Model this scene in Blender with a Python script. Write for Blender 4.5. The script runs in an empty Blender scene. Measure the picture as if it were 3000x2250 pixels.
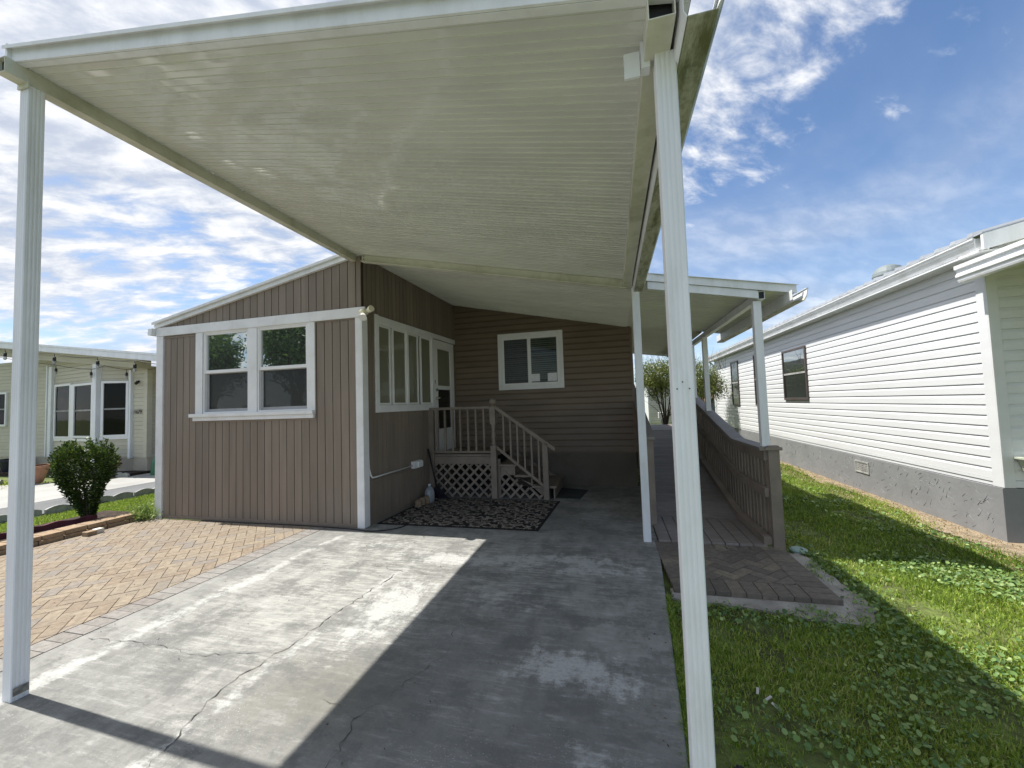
import bpy, bmesh, math, random
import numpy as np
from mathutils import Vector, Matrix
random.seed(7); rng = np.random.default_rng(7)
C = bpy.context.scene.collection
D = bpy.data
sc = bpy.context.scene

# ------------------------------------------------------------------ camera, world, sun
YAW, PITCH, ROLL = math.radians(14.1535), math.radians(2.8749), math.radians(-1.8851)
f = Vector((-math.sin(YAW)*math.cos(PITCH), math.cos(YAW)*math.cos(PITCH), math.sin(PITCH)))
r0 = Vector((math.cos(YAW), math.sin(YAW), 0)); u0 = r0.cross(f)
r_ = math.cos(ROLL)*r0 + math.sin(ROLL)*u0; u_ = -math.sin(ROLL)*r0 + math.cos(ROLL)*u0
cam = D.objects.new('camera', D.cameras.new('camera')); C.objects.link(cam)
cam.matrix_world = Matrix(((r_.x, u_.x, -f.x, 0), (r_.y, u_.y, -f.y, 0), (r_.z, u_.z, -f.z, 1.5), (0, 0, 0, 1)))
cam.data.sensor_width = 36; cam.data.lens = 1160.52/3000*36
cam.data.clip_start = 0.05; cam.data.clip_end = 2000
sc.camera = cam

SUN_EL, SUN_AZ = math.radians(62.3), math.radians(2.7)
sd = Vector((-math.cos(SUN_AZ)*math.cos(SUN_EL), math.sin(SUN_AZ)*math.cos(SUN_EL), math.sin(SUN_EL)))
sun = D.objects.new('sun', D.lights.new('sun', 'SUN')); C.objects.link(sun)
sun.data.energy = 4.6; sun.data.angle = math.radians(0.53); sun.data.color = (1.0, 0.955, 0.88)
sun.rotation_euler = sd.to_track_quat('Z', 'Y').to_euler(); sun.location = sd*30
sc.view_settings.view_transform = 'Standard'; sc.view_settings.look = 'None'
sc.view_settings.exposure = 0.75; sc.view_settings.gamma = 1.0
sc.view_settings.use_curve_mapping = False


class NT:
    """tiny node helper"""
    def __init__(s, tree): s.t = tree; s.n = tree.nodes; s.l = tree.links
    def new(s, typ, **k):
        n = s.n.new(typ)
        for a, b in k.items(): setattr(n, a, b)
        return n
    def set(s, sock, v):
        if v is None: return
        if isinstance(v, bpy.types.NodeSocket): s.l.new(v, sock)
        elif isinstance(v, (tuple, list)) and sock.type == 'RGBA' and len(v) == 3: sock.default_value = (*v, 1)
        else: sock.default_value = v
    def m(s, op, a, b=None, c=None, clamp=False):
        n = s.new('ShaderNodeMath', operation=op, use_clamp=clamp)
        s.set(n.inputs[0], a); s.set(n.inputs[1], b); s.set(n.inputs[2], c)
        return n.outputs[0]
    def mix(s, fac, a, b, blend='MIX'):
        n = s.new('ShaderNodeMix', data_type='RGBA', blend_type=blend)
        s.set(n.inputs[0], fac); s.set(n.inputs[6], a); s.set(n.inputs[7], b)
        return n.outputs[2]
    def ramp(s, x, a, b, lo=0.0, hi=1.0):
        n = s.new('ShaderNodeMapRange', interpolation_type='SMOOTHSTEP')
        s.set(n.inputs[0], x); s.set(n.inputs[1], a); s.set(n.inputs[2], b); s.set(n.inputs[3], lo); s.set(n.inputs[4], hi)
        return n.outputs[0]
    def noise(s, vec, scale, detail=4, rough=0.55, dist=0.0):
        n = s.new('ShaderNodeTexNoise'); s.set(n.inputs['Vector'], vec)
        n.inputs['Scale'].default_value = scale; n.inputs['Detail'].default_value = detail
        n.inputs['Roughness'].default_value = rough; n.inputs['Distortion'].default_value = dist
        return n.outputs[0]
    def vor(s, vec, scale, feature='F1'):
        n = s.new('ShaderNodeTexVoronoi', feature=feature); s.set(n.inputs['Vector'], vec)
        n.inputs['Scale'].default_value = scale
        return n
    def coords(s): return s.new('ShaderNodeNewGeometry').outputs['Position']
    def sep(s, v):
        n = s.new('ShaderNodeSeparateXYZ'); s.l.new(v, n.inputs[0]); return n.outputs
    def comb(s, x, y, z=0.0):
        n = s.new('ShaderNodeCombineXYZ'); s.set(n.inputs[0], x); s.set(n.inputs[1], y); s.set(n.inputs[2], z); return n.outputs[0]
    def scale(s, v, k):
        n = s.new('ShaderNodeVectorMath', operation='MULTIPLY'); s.l.new(v, n.inputs[0]); n.inputs[1].default_value = k; return n.outputs[0]


# world: physical sky with a layer of broken high cloud
w = D.worlds.new('World'); sc.world = w; w.use_nodes = True
nt = NT(w.node_tree); nt.n.clear()
sky = nt.new('ShaderNodeTexSky', sky_type='NISHITA', sun_disc=False, sun_elevation=SUN_EL,
             sun_rotation=math.radians(272.7), altitude=0, air_density=1.0, dust_density=0.1, ozone_density=5.0)
tc = nt.new('ShaderNodeTexCoord').outputs['Generated']
X, Y, Z = nt.sep(tc)
zz = nt.m('ADD', nt.m('MAXIMUM', Z, 0.0), 0.34)
px, py = nt.m('DIVIDE', X, zz), nt.m('DIVIDE', Y, zz)
# rotate so that the streaks run up to the right
a = math.radians(-32)
qx = nt.m('ADD', nt.m('MULTIPLY', px, math.cos(a)), nt.m('MULTIPLY', py, -math.sin(a)))
qy = nt.m('ADD', nt.m('MULTIPLY', px, math.sin(a)), nt.m('MULTIPLY', py, math.cos(a)))
n1 = nt.noise(nt.comb(nt.m('MULTIPLY', qx, 1.1), nt.m('MULTIPLY', qy, 2.0)), 6.5, 8, 0.6, 0.25)
n2 = nt.noise(nt.comb(qx, qy, 3.0), 1.6, 3, 0.5)
n3 = nt.noise(nt.comb(nt.m('MULTIPLY', qx, 0.6), qy, 8.0), 1.3, 5, 0.5, 0.8)
cov = nt.m('ADD', nt.ramp(X, -0.45, 0.05, 0.22, -0.06), nt.m('MULTIPLY', nt.ramp(Z, 0.34, 0.60), nt.ramp(X, 0.50, 0.10, 0.0, 0.27)))
dens = nt.m('ADD', nt.m('ADD', nt.m('MULTIPLY', n1, 0.72), nt.m('MULTIPLY', n2, 0.55)), cov)
cl = nt.ramp(dens, 0.62, 0.90)
veil = nt.m('MULTIPLY', nt.ramp(n3, 0.36, 0.68), 0.42)
low = nt.m('MULTIPLY', nt.ramp(Z, 0.33, 0.02), 0.30)
al = nt.m('MAXIMUM', cl, nt.m('ADD', veil, low, clamp=True))
ccol = nt.mix(nt.ramp(n1, 0.35, 0.72), (0.50, 0.56, 0.68), (1.0, 1.0, 1.0))
bg1 = nt.new('ShaderNodeBackground'); nt.l.new(sky.outputs[0], bg1.inputs[0]); bg1.inputs[1].default_value = 0.10
bg2 = nt.new('ShaderNodeBackground'); nt.l.new(ccol, bg2.inputs[0]); bg2.inputs[1].default_value = 0.69
ms = nt.new('ShaderNodeMixShader'); nt.l.new(al, ms.inputs[0]); nt.l.new(bg1.outputs[0], ms.inputs[1]); nt.l.new(bg2.outputs[0], ms.inputs[2])
out = nt.new('ShaderNodeOutputWorld'); nt.l.new(ms.outputs[0], out.inputs[0])


# ------------------------------------------------------------------ materials
def newmat(name):
    m = D.materials.new(name); m.use_nodes = True
    t = NT(m.node_tree); b = t.n['Principled BSDF']
    return m, t, b

def bump(t, b, h, dist=0.002, strength=0.6):
    n = t.new('ShaderNodeBump'); n.inputs['Strength'].default_value = strength; n.inputs['Distance'].default_value = dist
    t.set(n.inputs['Height'], h); t.l.new(n.outputs[0], b.inputs['Normal'])

def paint(name, col, rough=0.5, var=0.12, scale=2.5, bmp=0.0006, bscale=140, spec=0.4, dirt=None, dirtamt=0.3, dscale=1.5, stretch=(1, 1, 1), metal=0.0):
    m, t, b = newmat(name)
    p = t.coords(); ps = t.scale(p, stretch)
    n = t.noise(ps, scale, 5, 0.6)
    v = t.ramp(n, 0.3, 0.7, 1-var, 1+var)
    base = t.mix(1.0, col, t.comb(v, v, v), 'MULTIPLY')
    if dirt:
        dn = t.m('MULTIPLY', t.ramp(t.noise(ps, dscale, 8, 0.68), 0.46, 0.72), dirtamt)
        base = t.mix(dn, base, dirt)
    t.l.new(base, b.inputs['Base Color'])
    b.inputs['Roughness'].default_value = rough; b.inputs['Specular IOR Level'].default_value = spec
    b.inputs['Metallic'].default_value = metal
    if bmp: bump(t, b, t.noise(p, bscale, 3, 0.6), bmp*3, 0.6)
    return m

M = {}
M['taupe'] = paint('taupe wall paint', (0.208, 0.170, 0.136), 0.62, 0.10, 1.4, 0.0006, 60, dirt=(0.2, 0.165, 0.135), dirtamt=0.35, stretch=(6, 6, .7))
M['taupe_dark'] = paint('groove paint', (0.05, 0.038, 0.03), 0.8)
M['brown'] = paint('brown vinyl siding', (0.165, 0.125, 0.09), 0.5, 0.10, 1.2, 0.0006, 90, dirt=(0.11, 0.08, 0.055), stretch=(1, 1, 5))
M['porch'] = paint('porch paint', (0.225, 0.187, 0.152), 0.6, 0.12, 5, 0.001, 60, dirt=(0.12, 0.1, 0.085), dirtamt=0.4, dscale=4)
M['trim'] = paint('white trim paint', (0.74, 0.745, 0.75), 0.45, 0.05, 3, 0.0007, 70, dirt=(0.45, 0.42, 0.36), dirtamt=0.22, dscale=5)
M['vinyl'] = paint('white window vinyl', (0.76, 0.76, 0.76), 0.35, 0.03, 3, 0)
M['alu'] = paint('white aluminium', (0.735, 0.755, 0.775), 0.36, 0.05, 2.5, 0.0004, 50, dirt=(0.45, 0.44, 0.38), dirtamt=0.3, dscale=2.2, stretch=(3, 3, .8))
M['alu_beam'] = paint('weathered aluminium beam', (0.62, 0.62, 0.52), 0.42, 0.08, 3, 0.0004, 50, dirt=(0.25, 0.26, 0.13), dirtamt=0.55, dscale=2.6)
M['black'] = paint('black rubber', (0.012, 0.012, 0.013), 0.5, 0.05)
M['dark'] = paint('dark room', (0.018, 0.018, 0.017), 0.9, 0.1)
M['steel'] = paint('steel', (0.5, 0.5, 0.5), 0.25, 0.05, metal=1.0)
M['olive'] = paint('olive shade cloth', (0.17, 0.17, 0.12), 0.7, 0.15, 3)
M['blind'] = paint('blind slat', (0.72, 0.72, 0.64), 0.5, 0.06)
M['curtain'] = paint('grey curtain', (0.6, 0.68, 0.65), 0.8, 0.2, 3, stretch=(14, 14, 1))
M['stucco_dark'] = paint('house skirting', (0.13, 0.115, 0.09), 0.85, 0.15, 3, 0.004, 28, dirt=(0.07, 0.06, 0.05), dirtamt=0.5)
M['cream'] = paint('cream vinyl siding', (0.50, 0.475, 0.375), 0.5, 0.06, 1.2, 0.0006, 80, dirt=(0.42, 0.4, 0.3), stretch=(1, 1, 4))
M['cream_f'] = paint('cream foundation', (0.46, 0.43, 0.35), 0.8, 0.15, 3, 0.002, 30, dirt=(0.25, 0.2, 0.13), dirtamt=0.4)
M['white_siding'] = paint('white vinyl siding', (0.655, 0.67, 0.69), 0.42, 0.04, 1.1, 0.0006, 70, dirt=(0.55, 0.55, 0.52), dirtamt=0.2, stretch=(3, .6, 3))
M['roof_metal'] = paint('galvanised roof', (0.5, 0.52, 0.54), 0.35, 0.1, 2, metal=0.4)
M['head'] = None
M['bronze'] = paint('bronze window frame', (0.075, 0.06, 0.058), 0.4, 0.1)
M['terracotta'] = paint('terracotta', (0.42, 0.22, 0.14), 0.7, 0.15, 6)
M['pot_dark'] = paint('dark plastic pot', (0.02, 0.024, 0.045), 0.45)
M['planter'] = paint('pale plastic planter', (0.42, 0.45, 0.37), 0.45)
M['green_pl'] = paint('green plastic', (0.02, 0.12, 0.06), 0.4)
M['red_edge'] = paint('dark red edging', (0.09, 0.022, 0.03), 0.75, 0.3, 9, 0.003, 40)
M['mulch'] = paint('mulch soil', (0.045, 0.03, 0.022), 0.95, 0.5, 18, 0.01, 60)
M['dirt'] = paint('dry grass and sand', (0.24, 0.19, 0.13), 0.95, 0.4, 14, 0.006, 60, dirt=(0.36, 0.30, 0.22), dirtamt=0.8, dscale=9)
M['edging'] = paint('concrete edging', (0.33, 0.33, 0.32), 0.85, 0.25, 6, 0.002, 50)
M['slab'] = paint('pale concrete slab', (0.33, 0.33, 0.315), 0.85, 0.12, 1.2, 0.0015, 60, dirt=(0.36, 0.36, 0.34), dirtamt=0.4)
M['slab_shade'] = paint('concrete slab in painted shade', (0.13, 0.135, 0.14), 0.85, 0.15, 1.2, 0.0015, 60, dirt=(0.15, 0.16, 0.16), dirtamt=0.5)  # drive concrete with shade put into its colour
M['sandcrete'] = paint('rough bedding concrete', (0.33, 0.31, 0.28), 0.92, 0.25, 5, 0.006, 40, dirt=(0.16, 0.15, 0.11), dirtamt=0.65, dscale=4)
M['bark'] = paint('bark', (0.06, 0.045, 0.035), 0.9, 0.3, 12, 0.004, 30)
M['brass'] = paint('floodlight plastic', (0.72, 0.69, 0.52), 0.4, 0.1, 10)
M['shingle'] = paint('brown shingles', (0.20, 0.13, 0.09), 0.9, 0.2, 12)
M['blue_board'] = paint('blue grey boards', (0.20, 0.23, 0.26), 0.8, 0.15, 4)
M['paper'] = paint('paper', (0.75, 0.75, 0.78), 0.8, 0.08, 30)
M['mat'] = paint('doormat', (0.045, 0.052, 0.05), 0.95, 0.3, 40, 0.003, 200)
M['rug_black'] = paint('rug black', (0.012, 0.011, 0.011), 0.95, 0.2, 40, 0.002, 260)
M['rug_tan'] = paint('rug taupe pattern', (0.38, 0.34, 0.30), 0.95, 0.2, 30, 0.002, 260)
M['cable'] = paint('cable', (0.015, 0.015, 0.016), 0.5)
M['broom'] = paint('broom bristles', (0.012, 0.008, 0.022), 0.8, 0.3, 40)
M['twig'] = paint('pale dry scraps', (0.5, 0.48, 0.44), 0.9)
M['crack'] = paint('crack', (0.06, 0.058, 0.055), 0.95)
M['weed'] = None

# boards differ slightly in tone
for k_, am in (('taupe', .08), ('porch', .10)):
    t = NT(M[k_].node_tree); b = t.n['Principled BSDF']; src = b.inputs['Base Color'].links[0].from_socket
    ri = t.new('ShaderNodeNewGeometry').outputs['Random Per Island']; v = t.ramp(ri, 0.0, 1.0, 1-am, 1+am)
    t.l.new(t.mix(1.0, src, t.comb(v, v, v), 'MULTIPLY'), b.inputs['Base Color'])

def glass(name, tint, op, rough=0.03):
    """window pane: partly see-through, reflecting"""
    m, t, b = newmat(name)
    b.inputs['Base Color'].default_value = (*tint, 1); b.inputs['Roughness'].default_value = rough
    b.inputs['Specular IOR Level'].default_value = 0.9
    bump(t, b, t.noise(t.coords(), 1.6, 2, 0.5), 0.006, 0.35)
    tr = t.new('ShaderNodeBsdfTransparent'); tr.inputs[0].default_value = (0.8, 0.84, 0.82, 1)
    mx = t.new('ShaderNodeMixShader'); fr = t.new('ShaderNodeFresnel'); fr.inputs[0].default_value = 1.9
    fac = t.m('ADD', fr.outputs[0], op, clamp=True)
    t.l.new(fac, mx.inputs[0]); t.l.new(tr.outputs[0], mx.inputs[1]); t.l.new(b.outputs[0], mx.inputs[2])
    t.l.new(mx.outputs[0], t.n['Material Output'].inputs[0])
    return m

def mirror_glass(name, refl, tint=(0.02, 0.024, 0.022)):
    """coated dark pane: strong clear reflection over a dark room"""
    m, t, b = newmat(name)
    b.inputs['Base Color'].default_value = (*tint, 1); b.inputs['Roughness'].default_value = 0.25
    g = t.new('ShaderNodeBsdfGlossy'); g.inputs['Roughness'].default_value = 0.015; g.inputs['Color'].default_value = (0.86, 0.93, 0.92, 1)
    bp = t.new('ShaderNodeBump'); bp.inputs['Distance'].default_value = 0.01; bp.inputs['Strength'].default_value = 0.35
    t.l.new(t.noise(t.coords(), 1.3, 2, 0.5), bp.inputs['Height']); t.l.new(bp.outputs[0], g.inputs['Normal'])
    mx = t.new('ShaderNodeMixShader'); mx.inputs[0].default_value = refl
    t.l.new(b.outputs[0], mx.inputs[1]); t.l.new(g.outputs[0], mx.inputs[2]); t.l.new(mx.outputs[0], t.n['Material Output'].inputs[0])
    return m
M['glass'] = glass('window glass', (0.02, 0.022, 0.02), 0.06)
M['glass_top'] = mirror_glass('coated upper pane', 0.52)
M['glass_low'] = mirror_glass('screened lower pane', 0.028, (0.008, 0.010, 0.009))
M['glass_n'] = mirror_glass('dark pane', 0.12)
M['glass_s'] = glass('screened window glass', (0.012, 0.013, 0.015), 0.3, 0.35)
M['glass_o'] = mirror_glass('olive shaded pane', 0.10, (0.20, 0.20, 0.145))
M['bulb'] = glass('bulb glass', (0.6, 0.6, 0.6), 0.35)
M['jug'] = glass('jug plastic', (0.55, 0.6, 0.66), 0.45, 0.3)

# roof pan underside: glossy baked enamel, slightly wavy
m, t, b = newmat('roof pan enamel'); M['pan'] = m
p = t.coords()
st = t.ramp(t.noise(t.scale(p, (1.2, 3.0, 1)), 1.1, 6, 0.6), 0.35, 0.72)
t.l.new(t.mix(st, (0.675, 0.69, 0.64), (0.595, 0.61, 0.57)), b.inputs['Base Color'])
b.inputs['Roughness'].default_value = 0.11; b.inputs['Specular IOR Level'].default_value = 0.85
px_, py_, pz_ = t.sep(p); cell = t.m('FLOOR', t.m('DIVIDE', py_, 0.0475))
hh = t.noise(t.comb(t.m('MULTIPLY', px_, 1.5), t.m('MULTIPLY', cell, 0.23)), 1.6, 0.5, 0.4)
bump(t, b, t.m('ADD', t.m('MULTIPLY', hh, 1.0), t.m('MULTIPLY', t.noise(t.scale(p, (0.9, 1.6, 1)), 1.0, 1, 0.4), 0.7)), 0.09, 0.5)
# mossy gutter underside
m, t, b = newmat('mossy gutter'); M['moss'] = m
p = t.coords()
mo = t.ramp(t.noise(t.scale(p, (5, 1.2, 1)), 2.6, 8, 0.7), 0.42, 0.68)
mo2 = t.ramp(t.noise(p, 14, 6, 0.7), 0.5, 0.75)
c1 = t.mix(mo, (0.45, 0.46, 0.38), (0.13, 0.14, 0.06)); c2 = t.mix(t.m('MULTIPLY', mo2, 0.6), c1, (0.07, 0.08, 0.02))
t.l.new(c2, b.inputs['Base Color']); b.inputs['Roughness'].default_value = 0.6

# textured grey foundation of the white house
m, t, b = newmat('trowelled grey foundation'); M['grey_f'] = m
p = t.coords()
t.l.new(t.mix(t.ramp(t.noise(p, 3, 6, 0.6), 0.3, 0.7), (0.20, 0.205, 0.215), (0.235, 0.24, 0.25)), b.inputs['Base Color'])
b.inputs['Roughness'].default_value = 0.7
bump(t, b, t.noise(p, 14, 4, 0.6), 0.006, 0.6)

# driveway concrete with efflorescence and worn aggregate
m, t, b = newmat('driveway concrete'); M['concrete'] = m
p = t.coords(); X, Y, Z = t.sep(p)
nA = t.noise(t.scale(p, (1, .7, 1)), 0.9, 8, 0.62); nB = t.noise(t.scale(p, (2.2, 1, 1)), 4.0, 8, 0.72); nC = t.noise(p, 45, 4, 0.7)
nS = t.noise(t.scale(p, (1.3, 9, 1)), 3.0, 7, 0.75); nE = t.noise(t.scale(p, (1, 1.6, 1)), 13, 8, 0.78)
wob = t.m('MULTIPLY', t.m('SUBTRACT', t.noise(p, 1.7, 4, 0.6), 0.5), 0.35)
def line(x0, slope, wd, soft, y0=None, y1=None):
    d = t.m('ABSOLUTE', t.m('SUBTRACT', t.m('ADD', X, wob), t.m('ADD', t.m('MULTIPLY', Y, slope), x0)))
    v = t.ramp(t.m('ADD', d, t.m('MULTIPLY', t.m('SUBTRACT', nB, 0.5), soft*1.6)), wd+soft, wd-soft*0.4)
    if y0 is not None: v = t.m('MULTIPLY', v, t.m('MULTIPLY', t.ramp(Y, y0-.25, y0+.1), t.ramp(Y, y1+.25, y1-.1)))
    return v
def blob(x0, y0, rx, ry, soft=0.9):
    dx = t.m('DIVIDE', t.m('SUBTRACT', X, x0), rx); dy = t.m('DIVIDE', t.m('SUBTRACT', Y, y0), ry)
    d = t.m('SQRT', t.m('ADD', t.m('MULTIPLY', dx, dx), t.m('MULTIPLY', dy, dy)))
    return t.ramp(t.m('ADD', d, t.m('MULTIPLY', t.m('SUBTRACT', nB, 0.5), 2.2)), 1.0+soft*.35, 1.0-soft)
eff = t.m('MAXIMUM', t.m('MULTIPLY', line(-3.33, 0.035, 0.03, 0.11, 1.0, 4.1), t.ramp(t.noise(t.scale(p, (.8, 1.8, 1)), 1.6, 5, 0.7), 0.35, 0.6, 0.55, 0.92)), t.m('MULTIPLY', line(-2.12, 0.05, 0.02, 0.13, 1.2, 3.7), t.ramp(t.noise(t.scale(p, (.8, 1.4, 1)), 1.4, 5, 0.7), 0.35, 0.6, 0.45, 0.8)))
for args, k in [((-1.72, 2.75, .33, .6), .95), ((-1.6, 3.7, .9, .22), .75), ((-1.75, 2.2, .3, .4), .4), ((-0.25, 2.3, .56, .25), .8), ((-0.55, 3.75, 1.0, .3), .9), ((-.85, 3.0, .6, .3), .5), ((-.1, 1.75, .4, .12), .45),
                ((-2.5, 3.9, .6, .25), .6), ((-0.7, 2.0, .5, .2), .3), ((-0.3, 5.2, .7, .5), .35)]:
    eff = t.m('MAXIMUM', eff, t.m('MULTIPLY', blob(*args), k))
eff = t.m('MULTIPLY', t.ramp(t.m('ADD', t.m('MULTIPLY', eff, 0.55), t.m('ADD', t.m('MULTIPLY', nE, 0.85), t.m('MULTIPLY', nS, 0.45))), 0.83, 1.08), t.ramp(nC, 0.3, 0.6, 0.6, 1.0))
wide = t.m('MULTIPLY', t.m('MAXIMUM', blob(-2.3, 3.0, 1.1, 1.5), blob(-1.0, 3.6, 1.6, .8)), t.ramp(nS, 0.4, 0.62))
base = t.mix(t.ramp(nA, 0.38, 0.62), (0.18, 0.182, 0.172), (0.265, 0.265, 0.25))
base = t.mix(t.m('MULTIPLY', t.ramp(nB, 0.44, 0.66), 0.6), base, (0.135, 0.137, 0.13))
base = t.mix(t.m('MULTIPLY', wide, 0.7), base, (0.42, 0.42, 0.39))
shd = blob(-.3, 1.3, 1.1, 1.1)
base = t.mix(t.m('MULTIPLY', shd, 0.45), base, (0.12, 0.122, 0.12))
base = t.mix(t.m('MULTIPLY', t.ramp(nS, 0.5, 0.68), 0.42), base, (0.40, 0.40, 0.385))
# worn oily spot with exposed aggregate
oily = blob(-1.55, 1.85, .55, .42)
base = t.mix(t.m('MULTIPLY', oily, 0.6), base, (0.13, 0.125, 0.10))
base = t.mix(t.m('MULTIPLY', eff, 0.95), base, (0.43, 0.435, 0.42))
mott = t.noise(t.scale(p, (1, 1.5, 1)), 2.2, 10, 0.78)
base = t.mix(t.ramp(mott, 0.48, 0.60, 0.0, 0.7), base, (0.115, 0.117, 0.112))
base = t.mix(t.ramp(mott, 0.46, 0.32, 0.0, 0.5), base, (0.35, 0.355, 0.34))
fl = t.vor(t.scale(p, (1, 1.3, 1)), 58); fl2 = t.ramp(t.m('ADD', fl.outputs['Distance'], t.m('MULTIPLY', nC, 0.2)), 0.34, 0.24)
flm = t.m('MULTIPLY', fl2, t.ramp(t.noise(p, 2.2, 5, 0.65), 0.46, 0.6))
base = t.mix(t.m('MULTIPLY', flm, t.ramp(nC, 0.4, 0.62, 0.1, 0.6)), base, (0.52, 0.52, 0.49))
base = t.mix(t.ramp(t.noise(p, 90, 3, 0.8), 0.62, 0.75, 0.0, 0.45), base, (0.09, 0.09, 0.085))
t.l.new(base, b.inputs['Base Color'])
t.set(b.inputs['Roughness'], t.ramp(nA, 0.3, 0.7, 0.72, 0.9))
bump(t, b, t.m('ADD', t.m('MULTIPLY', nC, 0.6), t.m('MULTIPLY', nE, 0.6)), 0.007, 0.7)

# pavers: colour differs from brick to brick
def paver(name, c1, c2, c3, grime):
    m, t, b = newmat(name); p = t.coords()
    ri = t.new('ShaderNodeNewGeometry').outputs['Random Per Island']
    a_ = t.mix(t.ramp(ri, 0.0, 0.6), c1, c2); a_ = t.mix(t.ramp(ri, 0.72, 1.0), a_, c3)
    n = t.noise(p, 22, 6, 0.7); v = t.ramp(n, 0.3, 0.7, 0.72, 1.2)
    a_ = t.mix(1.0, a_, t.comb(v, v, v), 'MULTIPLY')
    a_ = t.mix(t.m('MULTIPLY', t.ramp(t.noise(p, 1.6, 7, 0.7), 0.42, 0.68), 0.5), a_, grime)
    t.l.new(a_, b.inputs['Base Color']); b.inputs['Roughness'].default_value = 0.85
    bump(t, b, n, 0.003, 0.6)
    return m
M['paver'] = paver('tan paver', (0.215, 0.165, 0.118), (0.255, 0.208, 0.152), (0.20, 0.175, 0.152), (0.185, 0.162, 0.132))
M['paver_grey'] = paver('stained border paver', (0.20, 0.185, 0.17), (0.235, 0.22, 0.205), (0.19, 0.165, 0.15), (0.26, 0.26, 0.245))
M['paver_dark'] = paver('dark brown paver', (0.125, 0.108, 0.09), (0.165, 0.14, 0.115), (0.22, 0.19, 0.14), (0.085, 0.075, 0.062))
M['block'] = paver('retaining block', (0.33, 0.225, 0.13), (0.27, 0.2, 0.13), (0.24, 0.22, 0.19), (0.15, 0.12, 0.09))
M['joint'] = paint('joint sand', (0.13, 0.10, 0.075), 0.95, 0.3, 20)

# weathered ramp boards
m, t, b = newmat('grey painted deck boards'); M['deck'] = m
p = t.coords(); ri = t.new('ShaderNodeNewGeometry').outputs['Random Per Island']
c = t.mix(ri, (0.17, 0.145, 0.125), (0.235, 0.205, 0.18))
c = t.mix(t.m('MULTIPLY', t.ramp(t.noise(t.scale(p, (1.5, 12, 1)), 3, 6, 0.7), 0.45, 0.7), 0.6), c, (0.33, 0.31, 0.31))
t.l.new(c, b.inputs['Base Color']); b.inputs['Roughness'].default_value = 0.55
bump(t, b, t.noise(t.scale(p, (6, 30, 6)), 4, 4, 0.6), 0.002, 0.5)

# vegetation
def leafmat(name, cols, rough=0.5, trans=0.35, attr=True):
    m, t, b = newmat(name)
    if attr:
        a_ = t.new('ShaderNodeAttribute', attribute_name='rnd').outputs['Fac']
    else: a_ = t.new('ShaderNodeNewGeometry').outputs['Random Per Island']
    cr = t.new('ShaderNodeValToRGB'); e = cr.color_ramp.elements
    while len(e) < len(cols): e.new(0.5)
    for i, cc in enumerate(cols): e[i].position = i/(len(cols)-1); e[i].color = (*cc, 1)
    t.l.new(a_, cr.inputs[0]); t.l.new(cr.outputs[0], b.inputs['Base Color'])
    b.inputs['Roughness'].default_value = rough; b.inputs['Specular IOR Level'].default_value = 0.35
    tl = t.new('ShaderNodeBsdfTranslucent'); t.l.new(cr.outputs[0], tl.inputs[0])
    mx = t.new('ShaderNodeMixShader'); mx.inputs[0].default_value = trans
    t.l.new(b.outputs[0], mx.inputs[1]); t.l.new(tl.outputs[0], mx.inputs[2]); t.l.new(mx.outputs[0], t.n['Material Output'].inputs[0])
    return m
M['grass'] = leafmat('grass blades', [(0.08, 0.14, 0.02), (0.20, 0.31, 0.035), (0.34, 0.44, 0.07), (0.55, 0.50, 0.22)], 0.45, 0.42)
M['penny'] = leafmat('round lawn weed leaves', [(0.07, 0.14, 0.045), (0.17, 0.28, 0.08), (0.34, 0.43, 0.16)], 0.5, 0.25)
M['dry'] = leafmat('dry grass', [(0.28, 0.2, 0.1), (0.42, 0.33, 0.2)], 0.8, 0.2)
M['bushleaf'] = leafmat('shrub leaves', [(0.016, 0.034, 0.007), (0.04, 0.078, 0.014), (0.20, 0.27, 0.05)], 0.35, 0.2)
M['treeleaf'] = leafmat('willowy leaves', [(0.10, 0.12, 0.03), (0.15, 0.19, 0.04), (0.22, 0.24, 0.07)], 0.45, 0.35)
M['treeleaf2'] = leafmat('oak leaves', [(0.05, 0.10, 0.02), (0.1, 0.17, 0.04), (0.16, 0.24, 0.06)], 0.45, 0.35)
M['litter'] = leafmat('leaf litter', [(0.05, 0.035, 0.025), (0.2, 0.14, 0.08)], 0.8, 0.1)
M['weed'] = leafmat('pale weed leaves', [(0.16, 0.24, 0.06), (0.26, 0.34, 0.1)], 0.5, 0.3)
M['redleaf'] = leafmat('reddish leaves', [(0.12, 0.04, 0.03), (0.25, 0.12, 0.09)], 0.5, 0.3)
m, t, b = newmat('lawn soil'); M['ground'] = m
p = t.coords()
g = t.mix(t.ramp(t.noise(p, 6, 8, 0.7), 0.35, 0.7), (0.06, 0.07, 0.02), (0.16, 0.22, 0.045))
g = t.mix(t.m('MULTIPLY', t.ramp(t.noise(p, 30, 6, 0.7), 0.5, 0.7), 0.7), g, (0.05, 0.038, 0.028))
t.l.new(g, b.inputs['Base Color']); b.inputs['Roughness'].default_value = 0.95
bump(t, b, t.noise(p, 40, 5, 0.7), 0.02, 0.6)


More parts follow.
